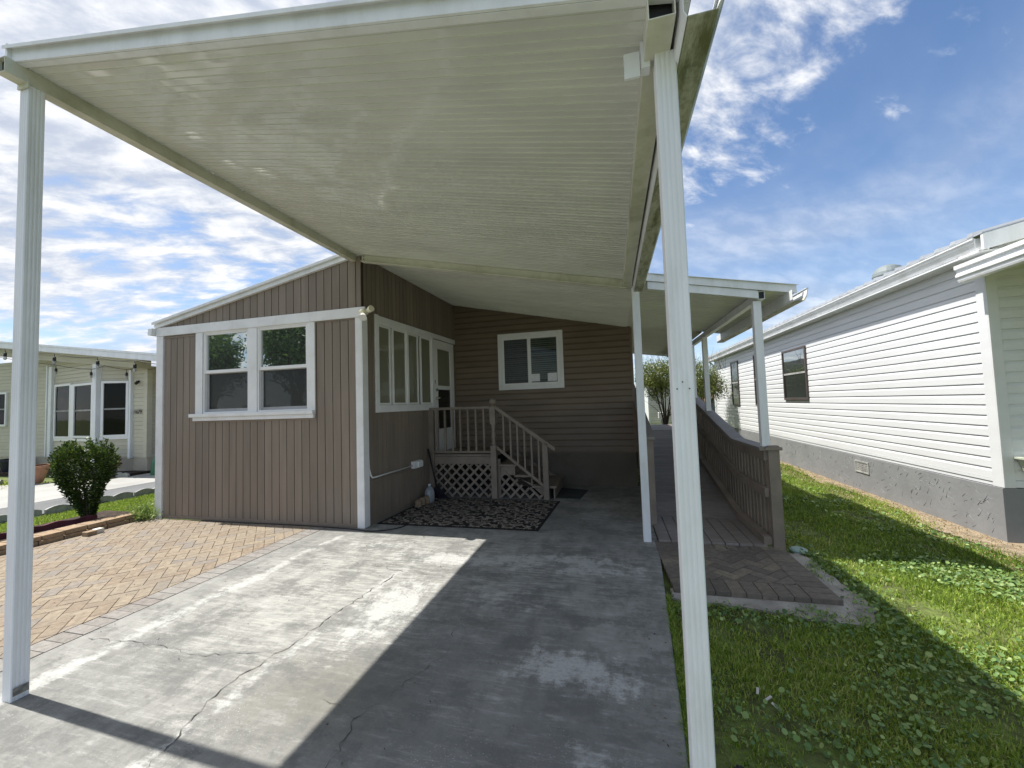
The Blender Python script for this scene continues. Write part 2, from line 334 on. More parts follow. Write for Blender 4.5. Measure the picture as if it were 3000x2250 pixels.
# ------------------------------------------------------------------ mesh building
class MB:
    def __init__(s, fr=None): s.v = []; s.f = []; s.mi = []; s.fr = fr; s.cur = 0
    def P(s, p):
        if s.fr:
            o, U, N = s.fr
            return (o[0]+p[0]*U[0]+p[1]*N[0], o[1]+p[0]*U[1]+p[1]*N[1], o[2]+p[2])
        return tuple(p)
    def add(s, vs, fs):
        n = len(s.v); s.v += [s.P(p) for p in vs]; s.f += [tuple(i+n for i in q) for q in fs]; s.mi += [s.cur]*len(fs)
    def box(s, x0, x1, y0, y1, z0, z1):
        s.add([(x0,y0,z0),(x1,y0,z0),(x1,y1,z0),(x0,y1,z0),(x0,y0,z1),(x1,y0,z1),(x1,y1,z1),(x0,y1,z1)],
              [(0,3,2,1),(4,5,6,7),(0,1,5,4),(1,2,6,5),(2,3,7,6),(3,0,4,7)]); return s
    def hexa(s, a, b):
        """two quads (4 points each) joined"""
        s.add(list(a)+list(b), [(3,2,1,0),(4,5,6,7),(0,1,5,4),(1,2,6,5),(2,3,7,6),(3,0,4,7)]); return s
    def prism(s, poly, vec):
        n = len(poly); q = [tuple(p[i]+vec[i] for i in range(3)) for p in poly]
        s.add(list(poly)+q, [tuple(range(n-1, -1, -1)), tuple(range(n, 2*n))]+[(i, (i+1) % n, (i+1) % n+n, i+n) for i in range(n)]); return s
    def poly(s, pts): s.add(pts, [tuple(range(len(pts)))]); return s
    def bar(s, a, b, w, h, up=(0, 0, 1)):
        a, b = Vector(a), Vector(b); d = (b-a).normalized(); up = Vector(up)
        sdv = d.cross(up).normalized(); upv = sdv.cross(d).normalized()
        q = lambda c: [tuple(c+sdv*i*w/2+upv*j*h/2) for i, j in ((-1,-1),(1,-1),(1,1),(-1,1))]
        return s.hexa(q(a), q(b))
    def tube(s, path, r, n=8, cap=True):
        path = [Vector(p) for p in path]; rs = r if isinstance(r, (list, tuple)) else [r]*len(path); rings = []
        for i, p in enumerate(path):
            d = (path[min(i+1, len(path)-1)]-path[max(i-1, 0)]).normalized()
            x = d.cross(Vector((0, 0, 1)) if abs(d.z) < 0.95 else Vector((1, 0, 0))).normalized(); y = d.cross(x)
            rings += [tuple(p+(x*math.cos(2*math.pi*k/n)+y*math.sin(2*math.pi*k/n))*rs[i]) for k in range(n)]
        fs = [(i*n+k, i*n+(k+1) % n, (i+1)*n+(k+1) % n, (i+1)*n+k) for i in range(len(path)-1) for k in range(n)]
        if cap: fs += [tuple(range(n-1, -1, -1)), tuple((len(path)-1)*n+k for k in range(n))]
        s.add(rings, fs); return s
    def lathe(s, c, prof, n=20):
        return s.tube([(c[0], c[1], c[2]+z) for r, z in prof], [max(r, 1e-4) for r, z in prof], n)
    def build(s, name, mats, parent=None, off=None, smooth=False, bevel=0, recalc=True):
        me = D.meshes.new(name); o = D.objects.new(name, me); C.objects.link(o)
        if parent is not None: o.parent = parent
        if off is None:
            off = Vector((0, 0, 0)); q = parent
            while q is not None: off += Vector(q.location); q = q.parent
        else: off = Vector(off)
        me.from_pydata([(x-off.x, y-off.y, z-off.z) for x, y, z in s.v], [], s.f)
        for mm in (mats if isinstance(mats, (list, tuple)) else [mats]): me.materials.append(M[mm] if isinstance(mm, str) else mm)
        if len(set(s.mi)) > 1 or (s.mi and s.mi[0]): me.polygons.foreach_set('material_index', s.mi)
        if recalc:
            bm = bmesh.new(); bm.from_mesh(me); bmesh.ops.recalc_face_normals(bm, faces=bm.faces); bm.to_mesh(me); bm.free()
        if smooth: me.shade_smooth()
        if bevel:
            md = o.modifiers.new('bevel', 'BEVEL'); md.width = bevel; md.segments = 2; md.limit_method = 'ANGLE'
        return o

def tag(o, label=None, cat=None, group=None, kind=None):
    if label: o['label'] = label
    if cat: o['category'] = cat
    if group: o['group'] = group
    if kind: o['kind'] = kind
    return o
def thing(name, label, cat, loc=(0, 0, 0), rz=0, group=None):
    o = D.objects.new(name, None); C.objects.link(o); o.location = loc; o.rotation_euler = (0, 0, rz)
    o.empty_display_size = 0.2
    return tag(o, label, cat, group)
def top(mb, name, mats, loc, label=None, cat=None, group=None, kind=None, **k):
    """single mesh thing with its origin at loc (verts given in world)"""
    o = mb.build(name, mats, None, off=loc, **k); o.location = loc
    return tag(o, label, cat, group, kind)
def copy_tree(o, parent=None):
    c = o.copy(); C.objects.link(c)
    if parent is not None: c.parent = parent
    for ch in list(o.children): copy_tree(ch, c)
    return c

def cells(u0, u1, zb, zt, ops):
    """split a wall into slabs between openings; zt may be a function of u"""
    ft = zt if callable(zt) else (lambda u: zt)
    bs = sorted({u0, u1, *[min(max(v, u0), u1) for o in ops for v in o[:2]]}); res = []
    for a_, b_ in zip(bs, bs[1:]):
        if b_-a_ < 1e-6: continue
        mid = (a_+b_)/2; iv = []; z = zb
        for o in sorted([o for o in ops if o[0] < mid < o[1]], key=lambda o: o[2]):
            if o[2] > z: iv.append((z, z, o[2], o[2]))
            z = max(z, o[3])
        iv.append((z, z, ft(a_), ft(b_)))
        for (za, zb_, zc, zd) in iv:
            if zc > za+1e-4 or zd > zb_+1e-4: res.append((a_, b_, za, zb_, zc, zd))
    return res

def planks(mb, u0, u1, pitch, zb, zt, ops, v=0.0, gap=0.007, th=0.010):
    """vertical boards with dark gaps in between, in front of a backing"""
    mb.cur = 1
    for a_, b_, z0, z1, z2, z3 in cells(u0, u1, zb, zt, ops):
        mb.prism([(a_, v-0.02, z0), (b_, v-0.02, z1), (b_, v-0.02, z3), (a_, v-0.02, z2)], (0, 0, 0)) if False else mb.hexa(
            [(a_, v-0.05, z0), (b_, v-0.05, z1), (b_, v-0.05, z3), (a_, v-0.05, z2)], [(a_, v, z0), (b_, v, z1), (b_, v, z3), (a_, v, z2)])
    mb.cur = 0; u = u0
    while u < u1-0.01:
        e = min(u+pitch-gap, u1)
        for a_, b_, z0, z1, z2, z3 in cells(u, e, zb, zt, ops):
            c = 0.0025
            mb.hexa([(a_, v-.002, z0), (b_, v-.002, z1), (b_, v-.002, z3), (a_, v-.002, z2)],
                    [(a_+c if a_ == u else a_, v+th, z0), (b_-c if b_ == e else b_, v+th, z1), (b_-c if b_ == e else b_, v+th, z3), (a_+c if a_ == u else a_, v+th, z2)])
        u += pitch

def laps(mb, u0, u1, z0, z1, pitch=0.108, prof=None, topf=None, ops=()):
    """horizontal lap siding, real steps; topf(u)-> roof height, must be linear; strips clipped under it"""
    prof = prof or [(0.002, 0.0), (0.016, 0.0), (0.013, 0.075), (0.004, 0.104), (0.002, 0.108)]
    z = z0
    while z < z1-0.005:
        segs = [(u0, u1)]
        for (ua, ub, za, zb_) in ops:
            if za < z+pitch*.5 < zb_:
                ns = []
                for (p0, p1) in segs:
                    if ub <= p0 or ua >= p1: ns.append((p0, p1)); continue
                    if ua > p0: ns.append((p0, ua))
                    if ub < p1: ns.append((ub, p1))
                segs = ns
        for (ua, ub) in segs:
            for (d0, h0), (d1, h1) in zip(prof, prof[1:]):
                ea0 = ea1 = ub; sa = ua
                za, zb_ = z+h0, z+h1
                if topf:
                    # roof falls with u: clip right end
                    t0, t1 = topf(u0), topf(u1)
                    if za >= max(t0, t1): continue
                    def lim(zv):
                        if t1 == t0: return ub
                        return u0+(zv-t0)/(t1-t0)*(u1-u0)
                    if t1 < t0:
                        ea0 = min(ub, max(ua, lim(za))); ea1 = min(ub, max(ua, lim(zb_)))
                        mb.poly([(ua, d0, za), (ea0, d0, za), (ea1, d1, zb_), (ua, d1, zb_)]); continue
                    else:
                        s0 = max(ua, min(ub, lim(za))); s1 = max(ua, min(ub, lim(zb_)))
                        mb.poly([(s0, d0, za), (ub, d0, za), (ub, d1, zb_), (s1, d1, zb_)]); continue
                mb.poly([(ua, d0, za), (ub, d0, za), (ub, d1, min(zb_, z1)), (ua, d1, min(zb_, z1))])
        z += pitch

def frame_rect(mb, u0, u1, z0, z1, w, v0, v1, wt=None, wb=None):
    wt = w if wt is None else wt; wb = w if wb is None else wb
    mb.box(u0, u0+w, v0, v1, z0, z1); mb.box(u1-w, u1, v0, v1, z0, z1)
    mb.box(u0+w, u1-w, v0, v1, z1-wt, z1); mb.box(u0+w, u1-w, v0, v1, z0, z0+wb)

FY = 4.45
FR = ((0, FY, 0), (1, 0), (0, -1))                      # front wall frame
dS = Vector((0.16, 2.75)).normalized(); LS = math.hypot(.16, 2.75)
SI = ((-3.12, FY, 0), (dS.x, dS.y), (dS.y, -dS.x))       # side wall frame
BK = ((0, 7.2, 0), (1, 0), (0, -1))                      # back wall frame
RZ = lambda x: 3.50-0.2115*(x+3.1)                       # underside of the carport roof

# ------------------------------------------------------------------ ground
g = MB(); g.poly([(-400, -400, -0.05), (400, -400, -0.05), (400, 400, -0.05), (-400, 400, -0.05)])
top(g, 'ground', 'ground', (0, 0, -0.05), kind='structure', recalc=False)
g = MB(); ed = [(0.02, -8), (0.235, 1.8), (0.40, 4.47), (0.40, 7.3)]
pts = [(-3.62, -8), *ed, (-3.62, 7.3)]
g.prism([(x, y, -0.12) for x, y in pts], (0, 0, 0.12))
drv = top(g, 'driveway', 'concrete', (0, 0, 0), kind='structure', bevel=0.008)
def crack(path, w0=0.006):
    c = MB(); pv = []
    fine = []
    for (x0, y0), (x1, y1) in zip(path, path[1:]):
        n = max(2, int(math.hypot(x1-x0, y1-y0)/0.035))
        for i in range(n):
            k = i/n; fine.append((x0+(x1-x0)*k+random.uniform(-.016, .016), y0+(y1-y0)*k+random.uniform(-.012, .012)))
    for (a_, b_) in zip(fine, fine[1:]):
        d = Vector((b_[0]-a_[0], b_[1]-a_[1])); d.normalize(); nx, ny = -d.y, d.x
        wv = w0*random.choice([.25, .4, .6, .8, 1.3]); pv.append(((a_[0]+nx*wv/2, a_[1]+ny*wv/2, .0035), (a_[0]-nx*wv/2, a_[1]-ny*wv/2, .0035)))
    for a_, b_ in zip(pv, pv[1:]): c.poly([a_[0], a_[1], b_[1], b_[0]])
    return c.build('crack', 'crack', drv, recalc=False)
crack([(-1.92, 1.1), (-1.99, 1.32), (-2.12, 1.72), (-2.135, 1.84), (-2.07, 2.156), (-2.03, 2.69), (-1.96, 3.34)], 0.0062)
crack([(-2.07, 2.14), (-2.2, 2.08), (-2.58, 1.97), (-2.9, 2.01), (-3.13, 2.0), (-3.6, 1.97)], 0.003)
crack([(-1.2, 1.3), (-1.22, 1.486), (-1.28, 1.735), (-1.2, 1.92)], 0.004)
crack([(-1.2, 1.92), (-1.05, 2.3), (-1.1, 2.6)], 0.003)
crack([(-1.28, 1.735), (-1.5, 1.82), (-1.62, 1.8)], 0.003)
crack([(-1.95, 3.34), (-2.5, 3.45), (-3.05, 3.52)], 0.003)
crack([(-1.95, 3.34), (-1.4, 3.3), (-.9, 3.36), (-.4, 3.3)], 0.003)

def herring(mb, inside, x0, x1, y0, y1, L=0.2, W=0.1, z=0.0, gap=0.005, ang=45):
    a_ = math.radians(ang); ca, sa = math.cos(a_), math.sin(a_)
    cx, cy = (x0+x1)/2, (y0+y1)/2; R = math.hypot(x1-x0, y1-y0)/2+L; N = int(R/W)+3
    def put(ax, ay, bx, by):
        q = [(ax+gap/2, ay+gap/2), (bx-gap/2, ay+gap/2), (bx-gap/2, by-gap/2), (ax+gap/2, by-gap/2)]
        wq = [(cx+x*ca-y*sa, cy+x*sa+y*ca) for x, y in q]
        # clip to the rectangle
        for axis, lim, sgn in ((0, x0, 1), (0, x1, -1), (1, y0, 1), (1, y1, -1)):
            o = []
            for i in range(len(wq)):
                p, r = wq[i], wq[(i+1) % len(wq)]; dp, dr = sgn*(p[axis]-lim), sgn*(r[axis]-lim)
                if dp >= 0: o.append(p)
                if (dp >= 0) != (dr >= 0):
                    k = dp/(dp-dr); o.append((p[0]+(r[0]-p[0])*k, p[1]+(r[1]-p[1])*k))
            wq = o
            if len(wq) < 3: return
        zz_ = z+random.uniform(-.0012, .0012)
        mb.prism([(x, y, z-.04) for x, y in wq], (0, 0, .04+zz_-z))
    for i in range(-2*N, 2*N):
        for j in range(-2*N, 2*N):
            # classic 2:1 herringbone: period (W, W) and (2L.., )
            bx = (i*1+j*2)*W; by = (i*1-j*2)*W
            if abs(bx) > R+L or abs(by) > R+L: continue
            put(bx, by, bx+L, by+W); put(bx-W+W, by+W, bx+W, by+W+L)
pat = MB(); herring(pat, None, -6.66, -3.83, -1.6, 4.40)
pt = top(pat, 'paver_patio', 'paver', (-5.2, 1.5, 0), kind='structure', bevel=0.003)
brd = MB()
y = -1.6
while y < 4.36: brd.box(-3.825, -3.625, y+.003, min(y+.098, 4.42), -.04, random.uniform(-.001, .001)); y += .1
brd.build('border_course', 'paver_grey', pt, bevel=0.003)
MB().box(-6.7, -3.63, -1.62, 4.44, -.05, -.008).build('joint_sand', 'joint', pt)
pad = MB(); herring(pad, None, 0.60, 1.35, 3.64, 4.36, z=0.004)
pd = top(pad, 'brick_pad', 'paver_dark', (1, 4, 0), kind='structure', bevel=0.003)
b2 = MB()
y = 3.42
while y < 4.5: b2.box(.395+max(0, (4.2-y))*0.05-.03, .597, y+.003, y+.096, -.04, .004); b2.box(1.353, 1.552, y+.003, y+.096, -.04, .004); y += .099
x = .60
while x < 1.33: b2.box(x+.003, x+.104, 3.42, 3.635, -.04, .004); b2.box(x+.003, x+.104, 4.365, 4.475, -.04, .004); x += .107
b2.build('border_course', 'paver_dark', pd, bevel=0.003)
MB().box(.41, 1.54, 3.43, 4.47, -.05, -.004).build('joint_sand', 'joint', pd)
sk = MB(); pts = []
for (x, y) in [(.42, 3.46), (.42, 3.30), (.7, 3.28), (1.0, 3.24), (1.3, 3.2), (1.5, 3.18), (1.66, 3.22), (1.73, 3.4), (1.72, 3.7), (1.7, 4.0), (1.76, 4.3), (1.66, 4.42), (1.57, 4.46)]:
    pts.append((x+random.uniform(-.045, .045), y+random.uniform(-.035, .035)))
fine = []
for a_, b_ in zip(pts, pts[1:]):
    for k in range(6): fine.append((a_[0]+(b_[0]-a_[0])*k/6+random.uniform(-.012, .012), a_[1]+(b_[1]-a_[1])*k/6+random.uniform(-.012, .012)))
fine.append(pts[-1]); fine.append((1.4, 4.46)); fine.append((1.4, 3.46))
sk.prism([(x, y, -.12) for x, y in fine], (0, 0, .086))
top(sk, 'bedding_concrete', 'sandcrete', (1, 4, 0), kind='structure')
g = MB(); ys = np.linspace(0, 17, 60); L_ = [(3.47+.07*math.sin(v*2.1)+.04*math.sin(v*5.3)+.02*max(0, v-6), v) for v in ys]
for a_, b_ in zip(L_, L_[1:]): g.poly([(a_[0], a_[1], -.035), (3.9, a_[1], -.035), (3.9, b_[1], -.035), (b_[0], b_[1], -.035)])
top(g, 'dirt_strip', 'dirt', (3.7, 6, -.035), kind='structure', recalc=False)
# left: planting bed, lawn and the neighbour's drive
g = MB(); g.box(-7.9, -6.93, -1, 4.6, -.06, .02); top(g, 'planting_bed', 'mulch', (-7.2, 2, 0), kind='structure')
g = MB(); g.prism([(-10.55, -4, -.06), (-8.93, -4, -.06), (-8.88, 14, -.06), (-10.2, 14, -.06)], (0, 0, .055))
top(g, 'shade_band_slab', 'slab_shade', (-9.7, 4, 0), kind='structure')  # darker slab paints the band of shade across the neighbour's drive
g = MB(); g.prism([(-16.5, -4, -.08), (-10.35, -4, -.08), (-10.1, 14, -.08), (-11.85, 14, -.08), (-11.85, 6.9, -.08), (-16.5, 5.0, -.08)], (0, 0, .079))
top(g, 'concrete_drive', 'slab', (-12, 4, 0), kind='structure')

# retaining wall of blocks
rw = thing('retaining_wall', 'low two course tan block edging wall along the herringbone paver patio', 'garden wall', (-6.8, 2.2, 0))
for c, (z0, z1, xo) in enumerate([(-.03, .047, 0), (.05, .105, .008)]):
    y = -.6-(.11 if c else 0)
    while y < 4.38:
        l = random.uniform(.2, .26); e = min(y+l-.008, 4.4)
        if e-y > .06:
            MB().box(-6.93+xo*-1, -6.70+xo*-1+random.uniform(-.004, .004), y, e, z0, z1+random.uniform(-.002, .002)).build('block', 'block', rw, bevel=0.008)
        y += l
o = top(MB().box(-6.60, -6.50, 3.60, 3.70, .0, .055), 'loose_brick', 'block', (-6.55, 3.65, 0), 'loose tan brick half lying on the pavers, joined end of a pair', 'brick', 'loose bricks on the patio', bevel=.006)
o = top(MB().box(-6.61, -6.52, 3.705, 3.79, .0, .058), 'loose_brick', paint('white painted brick', (.6, .58, .52), .8), (-6.56, 3.75, 0), 'loose whitish painted brick half on the pavers, farther end of a pair', 'brick', 'loose bricks on the patio', bevel=.006)
# red scalloped edging behind wall
e = MB(); y = 1.5
prev = None
while y < 4.15:
    xx = -7.15-.35*math.exp(-((y-3.2)/1.0)**2); z = .10+.012*math.sin(y*22)
    if prev: e.hexa([(prev[0]-.02, prev[1], -.02), (prev[0]+.02, prev[1], -.02), (prev[0]+.02, prev[1], prev[2]), (prev[0]-.02, prev[1], prev[2])],
                    [(xx-.02, y, -.02), (xx+.02, y, -.02), (xx+.02, y, z), (xx-.02, y, z)])
    prev = (xx, y, z); y += .03
top(e, 'bed_edging', 'red_edge', (-7.4, 3, 0), 'dark red curved edging strip in the bed behind the block wall', 'edging')
# scalloped concrete edging pieces
def scallop():
    m_ = MB(); n = 13; L2 = .6; a_ = []; 
    for i in range(n):
        k = i/(n-1); a_.append((0, -L2/2+L2*k, .055+.04*abs(math.sin(2*math.pi*k))))
    poly = [(0, -L2/2, -.05)]+[(0, L2/2, -.05)]+a_[::-1]
    m_.prism([(-.02, q[1], q[2]) for q in poly], (.04, 0, 0)); return m_
se = None; k = 0
ORD = ['first', 'second', 'third', 'fourth', 'fifth', 'sixth', 'seventh', 'eighth', 'ninth', 'tenth']
for y in np.arange(2.2, 7.6, .62):
    if se is None: se = scallop().build('scalloped_edging', 'edging', None, off=(0, 0, 0)); o = se
    else: o = se.copy(); C.objects.link(o)
    o.location = (-8.9+.04*random.uniform(-1, 1), y, 0); o.rotation_euler = (0, 0, random.uniform(-.06, .06))
    tag(o, 'grey scalloped edging piece beside the side drive, '+ORD[k]+' from the camera', 'edging', 'grey scalloped edging along the side drive'); k += 1
rs = None; k = 0
for y, x in [(4.55, -13.1), (4.9, -13.6), (5.25, -14.1)]:
    if rs is None: rs = scallop().build('scalloped_edging', 'slab', None, off=(0, 0, 0)); o = rs
    else: o = rs.copy(); C.objects.link(o)
    o.location = (x, y+.9, 0); o.rotation_euler = (0, 0, math.radians(55))
    tag(o, 'pale scalloped edging piece by the far left grass patch, '+ORD[k]+' from the camera', 'edging', 'pale scalloped edging at the far left'); k += 1
# bed edging under the cream house
for i, (x, y) in enumerate([(-12.05, 7.35), (-12.6, 7.2), (-13.15, 7.1)]):
    o = rs.copy(); C.objects.link(o); o.location = (x, y, 0); o.rotation_euler = (0, 0, math.radians(80))
    tag(o, 'scalloped edging piece at the foot of the cream house, '+ORD[i]+' from its corner', 'edging', 'tan scalloped edging by the cream house')
g = MB(); g.prism([(-18, 7.3, -.04), (-12.1, 7.5, -.04), (-12.1, 8.1, -.04), (-18, 8.2, -.04)], (0, 0, .07)); top(g, 'mulch_bed', 'mulch', (-14, 7.7, 0), kind='structure')

# ------------------------------------------------------------------ vegetation helpers
def mesh_np(name, V, F, nv, mat, rnd, parent=None, loc=(0, 0, 0)):
    """V (n,k,3) islands with faces F (list of index tuples in the island); rnd per island"""
    n, k, _ = V.shape; me = D.meshes.new(name)
    me.vertices.add(n*k); me.vertices.foreach_set('co', (V-np.array(loc)).reshape(-1).astype(np.float32))
    per = [len(q) for q in F]; idx = np.array([i for q in F for i in q])
    loops = (np.arange(n)[:, None]*k+idx[None, :]).reshape(-1)
    me.loops.add(len(loops)); me.loops.foreach_set('vertex_index', loops.astype(np.int32))
    st = np.cumsum([0]+per[:-1]); starts = (np.arange(n)[:, None]*sum(per)+st[None, :]).reshape(-1)
    me.polygons.add(n*len(F)); me.polygons.foreach_set('loop_start', starts.astype(np.int32))
    me.update(calc_edges=True); me.validate()
    at = me.attributes.new('rnd', 'FLOAT', 'POINT'); at.data.foreach_set('value', np.repeat(rnd, k).astype(np.float32))
    me.materials.append(M[mat]); o = D.objects.new(name, me); C.objects.link(o)
    if parent is not None: o.parent = parent
    else: o.location = loc
    return o
def vnoise(x, y, s, seed=0):
    return (np.sin(x*s*1.7+seed)+np.sin(y*s*2.1+seed*2.3+1.7*np.sin(x*s*.9))+np.sin((x+y)*s*1.3+seed*.7))/3*.5+.5
def blades(P, h, w, lean=0.6):
    n = len(P); a_ = rng.uniform(0, 2*np.pi, n); H = h*rng.uniform(.45, 1.25, n); W = w*rng.uniform(.6, 1.3, n)
    b_ = rng.uniform(0, 2*np.pi, n); l = rng.uniform(.1, 1, n)*lean
    dx, dy = np.cos(a_)*W/2, np.sin(a_)*W/2; lx, ly = np.cos(b_)*l*H, np.sin(b_)*l*H
    z0 = P[:, 2]; V = np.zeros((n, 5, 3))
    V[:, 0] = np.stack([P[:, 0]-dx, P[:, 1]-dy, z0], 1); V[:, 1] = np.stack([P[:, 0]+dx, P[:, 1]+dy, z0], 1)
    V[:, 2] = np.stack([P[:, 0]+dx*.8+lx*.35, P[:, 1]+dy*.8+ly*.35, z0+H*.6], 1); V[:, 3] = np.stack([P[:, 0]-dx*.8+lx*.35, P[:, 1]-dy*.8+ly*.35, z0+H*.6], 1)
    V[:, 4] = np.stack([P[:, 0]+lx, P[:, 1]+ly, z0+H*(1-.35*l)], 1)
    return V, [(0, 1, 2, 3), (3, 2, 4)]
def discs(P, r, tilt=.5, k=8, asp=1.0):
    n = len(P); R_ = r*rng.choice([.4, .55, .75, 1.0, 1.4], n)*rng.uniform(.85, 1.15, n)
    nx, ny = rng.normal(0, tilt*.5, n), rng.normal(0, tilt*.5, n); N = np.stack([nx, ny, np.ones(n)], 1); N /= np.linalg.norm(N, axis=1)[:, None]
    a0 = rng.uniform(0, 2*np.pi, n); T = np.stack([np.cos(a0), np.sin(a0), np.zeros(n)], 1)
    T -= (T*N).sum(1)[:, None]*N; T /= np.linalg.norm(T, axis=1)[:, None]; B = np.cross(N, T)
    th = np.arange(k)/k*2*np.pi
    V = P[:, None, :]+R_[:, None, None]*(np.cos(th)[None, :, None]*T[:, None, :]+asp*np.sin(th)[None, :, None]*B[:, None, :])
    V = np.concatenate([V, (P-N*R_[:, None]*.18)[:, None, :]], 1)
    return V, [(i, (i+1) % k, k) for i in range(k)]
def leaves(P, dirs, L, W):
    """pointed leaf quads"""
    n = len(P); d = dirs/np.linalg.norm(dirs, axis=1)[:, None]; r = rng.normal(size=(n, 3)); s_ = np.cross(d, r); s_ /= np.linalg.norm(s_, axis=1)[:, None]
    l = L*rng.uniform(.6, 1.3, n)[:, None]; wv = W*rng.uniform(.7, 1.2, n)[:, None]
    V = np.stack([P, P+d*l*.5+s_*wv*.5, P+d*l, P+d*l*.5-s_*wv*.5], 1)
    return V, [(0, 1, 2, 3)]

def pts_in(x0, x1, y0, y1, dens):
    n = int((x1-x0)*(y1-y0)*dens); return rng.uniform(x0, x1, n), rng.uniform(y0, y1, n)
def keep(x, y):
    edge = np.interp(y, [-8, 1.8, 4.47, 7], [.02, .235, .40, .42])
    ok = x > edge+.01
    skirt = (x < 1.64+.06*np.sin(y*9)+rng.normal(0, .035, len(x))) & (y > 3.27+.05*np.sin(x*11)+rng.normal(0, .03, len(x))) & (y < 4.5)
    ok &= ~skirt; ok &= ~((x < 1.62) & (y >= 4.4))
    ok &= x < 3.52+.07*np.sin(y*2.1)+.02*np.clip(y-6, 0, 9)+rng.normal(0, .05, len(x))
    return ok
BARE = [(random.uniform(.5, 3.3), random.uniform(1.4, 8), random.uniform(.04, .12), random.uniform(.03, .09)) for _ in range(38)]
def bare(x, y):
    b_ = np.zeros(len(x))
    for cx, cy, rx, ry in [(.68, 2.29, .09, .07), (.75, 1.98, .1, .06), (.36, 1.88, .08, .15), (1.0, 2.25, .1, .05), (.62, 2.95, .08, .06), (1.15, 1.8, .12, .06)]+[(rs_x, rs_y, rs_a, rs_b) for rs_x, rs_y, rs_a, rs_b in BARE]:
        b_ = np.maximum(b_, np.exp(-(((x-cx)/rx)**2+((y-cy)/ry)**2)))
    return b_
Vs, Rs = [], []
for (x0, x1, y0, y1, den, h, wd) in [(.2, 3.6, 1.0, 2.6, 15000, .032, .0045), (.2, 3.6, 2.6, 4.6, 10000, .034, .0055), (1.6, 3.75, 4.6, 8.0, 5500, .036, .008), (1.6, 3.9, 8, 17, 1800, .04, .014), (.2, 4.5, -1.2, 1.0, 1200, .035, .006)]:
    x, y = pts_in(x0, x1, y0, y1, den); k = keep(x, y)
    nv = vnoise(x, y, 3.1, 1)*.6+vnoise(x, y, 9, 4)*.4
    k &= rng.uniform(0, 1, len(x)) < np.clip(1.9*nv-.15, 0.03, 1)*(1-bare(x, y)); x, y, nv = x[k], y[k], nv[k]
    P = np.stack([x, y, np.full(len(x), -.05)], 1); V, F = blades(P, h*(.5+1.1*nv)*np.where(rng.uniform(0, 1, len(x)) < .02, 1.9, 1), wd, 1.1)
    Vs.append(V); Rs.append(np.clip(rng.normal(.42, .22, len(x))+(vnoise(x, y, 1.3, 5)-.5)*.6, 0, 1))
y = rng.uniform(1.2, 3.3, 3200); x = np.interp(y, [-8, 1.8, 4.47], [.02, .235, .40])+np.abs(rng.normal(0, .018, len(y)))+.004
V, F = blades(np.stack([x, y, np.full(len(x), -.045)], 1), .06, .005, 1.0); V[:, 2:, 0] -= np.array([.008, .008, .02])*rng.uniform(0, 2.0, len(x))[:, None]*vnoise(x, y, 6, 3)[:, None]
Vs.append(V); Rs.append(np.clip(rng.normal(.4, .25, len(x)), 0, 1))
x, y = pts_in(-8.85, -6.95, 1.5, 7.5, 4200); k = ~((x > -7.5) & (y < 4.2)); x, y = x[k], y[k]
V, F = blades(np.stack([x, y, np.full(len(x), -.05)], 1), .05, .009, .8); Vs.append(V); Rs.append(np.clip(rng.normal(.45, .2, len(x)), 0, 1))
x, y = pts_in(-17, -13, 4.9, 6.6, 900); V, F = blades(np.stack([x, y, np.full(len(x), -.05)], 1), .07, .016, .8); Vs.append(V); Rs.append(np.clip(rng.normal(.6, .2, len(x)), 0, 1))
x, y = pts_in(-.5, 7, 11.5, 24, 220); V, F = blades(np.stack([x, y, np.full(len(x), -.05)], 1), .08, .03, .8); Vs.append(V); Rs.append(np.clip(rng.normal(.6, .2, len(x)), 0, 1))
V = np.concatenate(Vs); lawn = mesh_np('lawn_grass', V, F, 5, 'grass', np.concatenate(Rs)); tag(lawn, 'short green lawn grass growing beside the driveway and the houses', 'grass', kind='stuff')
Vs, Rs = [], []
for (x0, x1, y0, y1, den, r) in [(.2, 3.5, 1.0, 2.4, 3800, .010), (.2, 3.5, 2.4, 4.5, 2900, .0105), (1.6, 3.5, 4.4, 7.5, 500, .014)]:
    x, y = pts_in(x0, x1, y0, y1, den); k = keep(x, y)
    nv = vnoise(x, y, 2.3, 9); pr = np.clip((nv-.42)*3.0, 0.04, 1)*np.clip(.25+.55*(x-.3)-.12*(y-2), .12, 1)
    pr = np.maximum(pr, .8*np.exp(-((y-3.15)/.12)**2)*(x < 1.7)); pr = np.maximum(pr, .9*np.exp(-((x-1.78)/.12)**2)*((y > 3.1) & (y < 5)))
    k &= rng.uniform(0, 1, len(x)) < pr*(1-bare(x, y)); x, y = x[k], y[k]
    P = np.stack([x, y, rng.uniform(-.035, .0, len(x))], 1); V, F = discs(P, r, 1.2); Vs.append(V); Rs.append(np.clip(rng.normal(.45, .28, len(x)), 0, 1))
tag(mesh_np('lawn_weeds', np.concatenate(Vs), F, 9, 'penny', np.concatenate(Rs)), 'round leaved low weeds spreading through the lawn', 'weeds', kind='stuff')
x, y = pts_in(3.2, 3.75, 1.5, 14, 1500); V, F = blades(np.stack([x, y, np.full(len(x), -.035)], 1), .018, .007, 1.6)
tag(mesh_np('dry_grass', V, F, 5, 'dry', rng.uniform(0, 1, len(x))), 'dry straw grass along the foot of the white house', 'grass', kind='stuff')
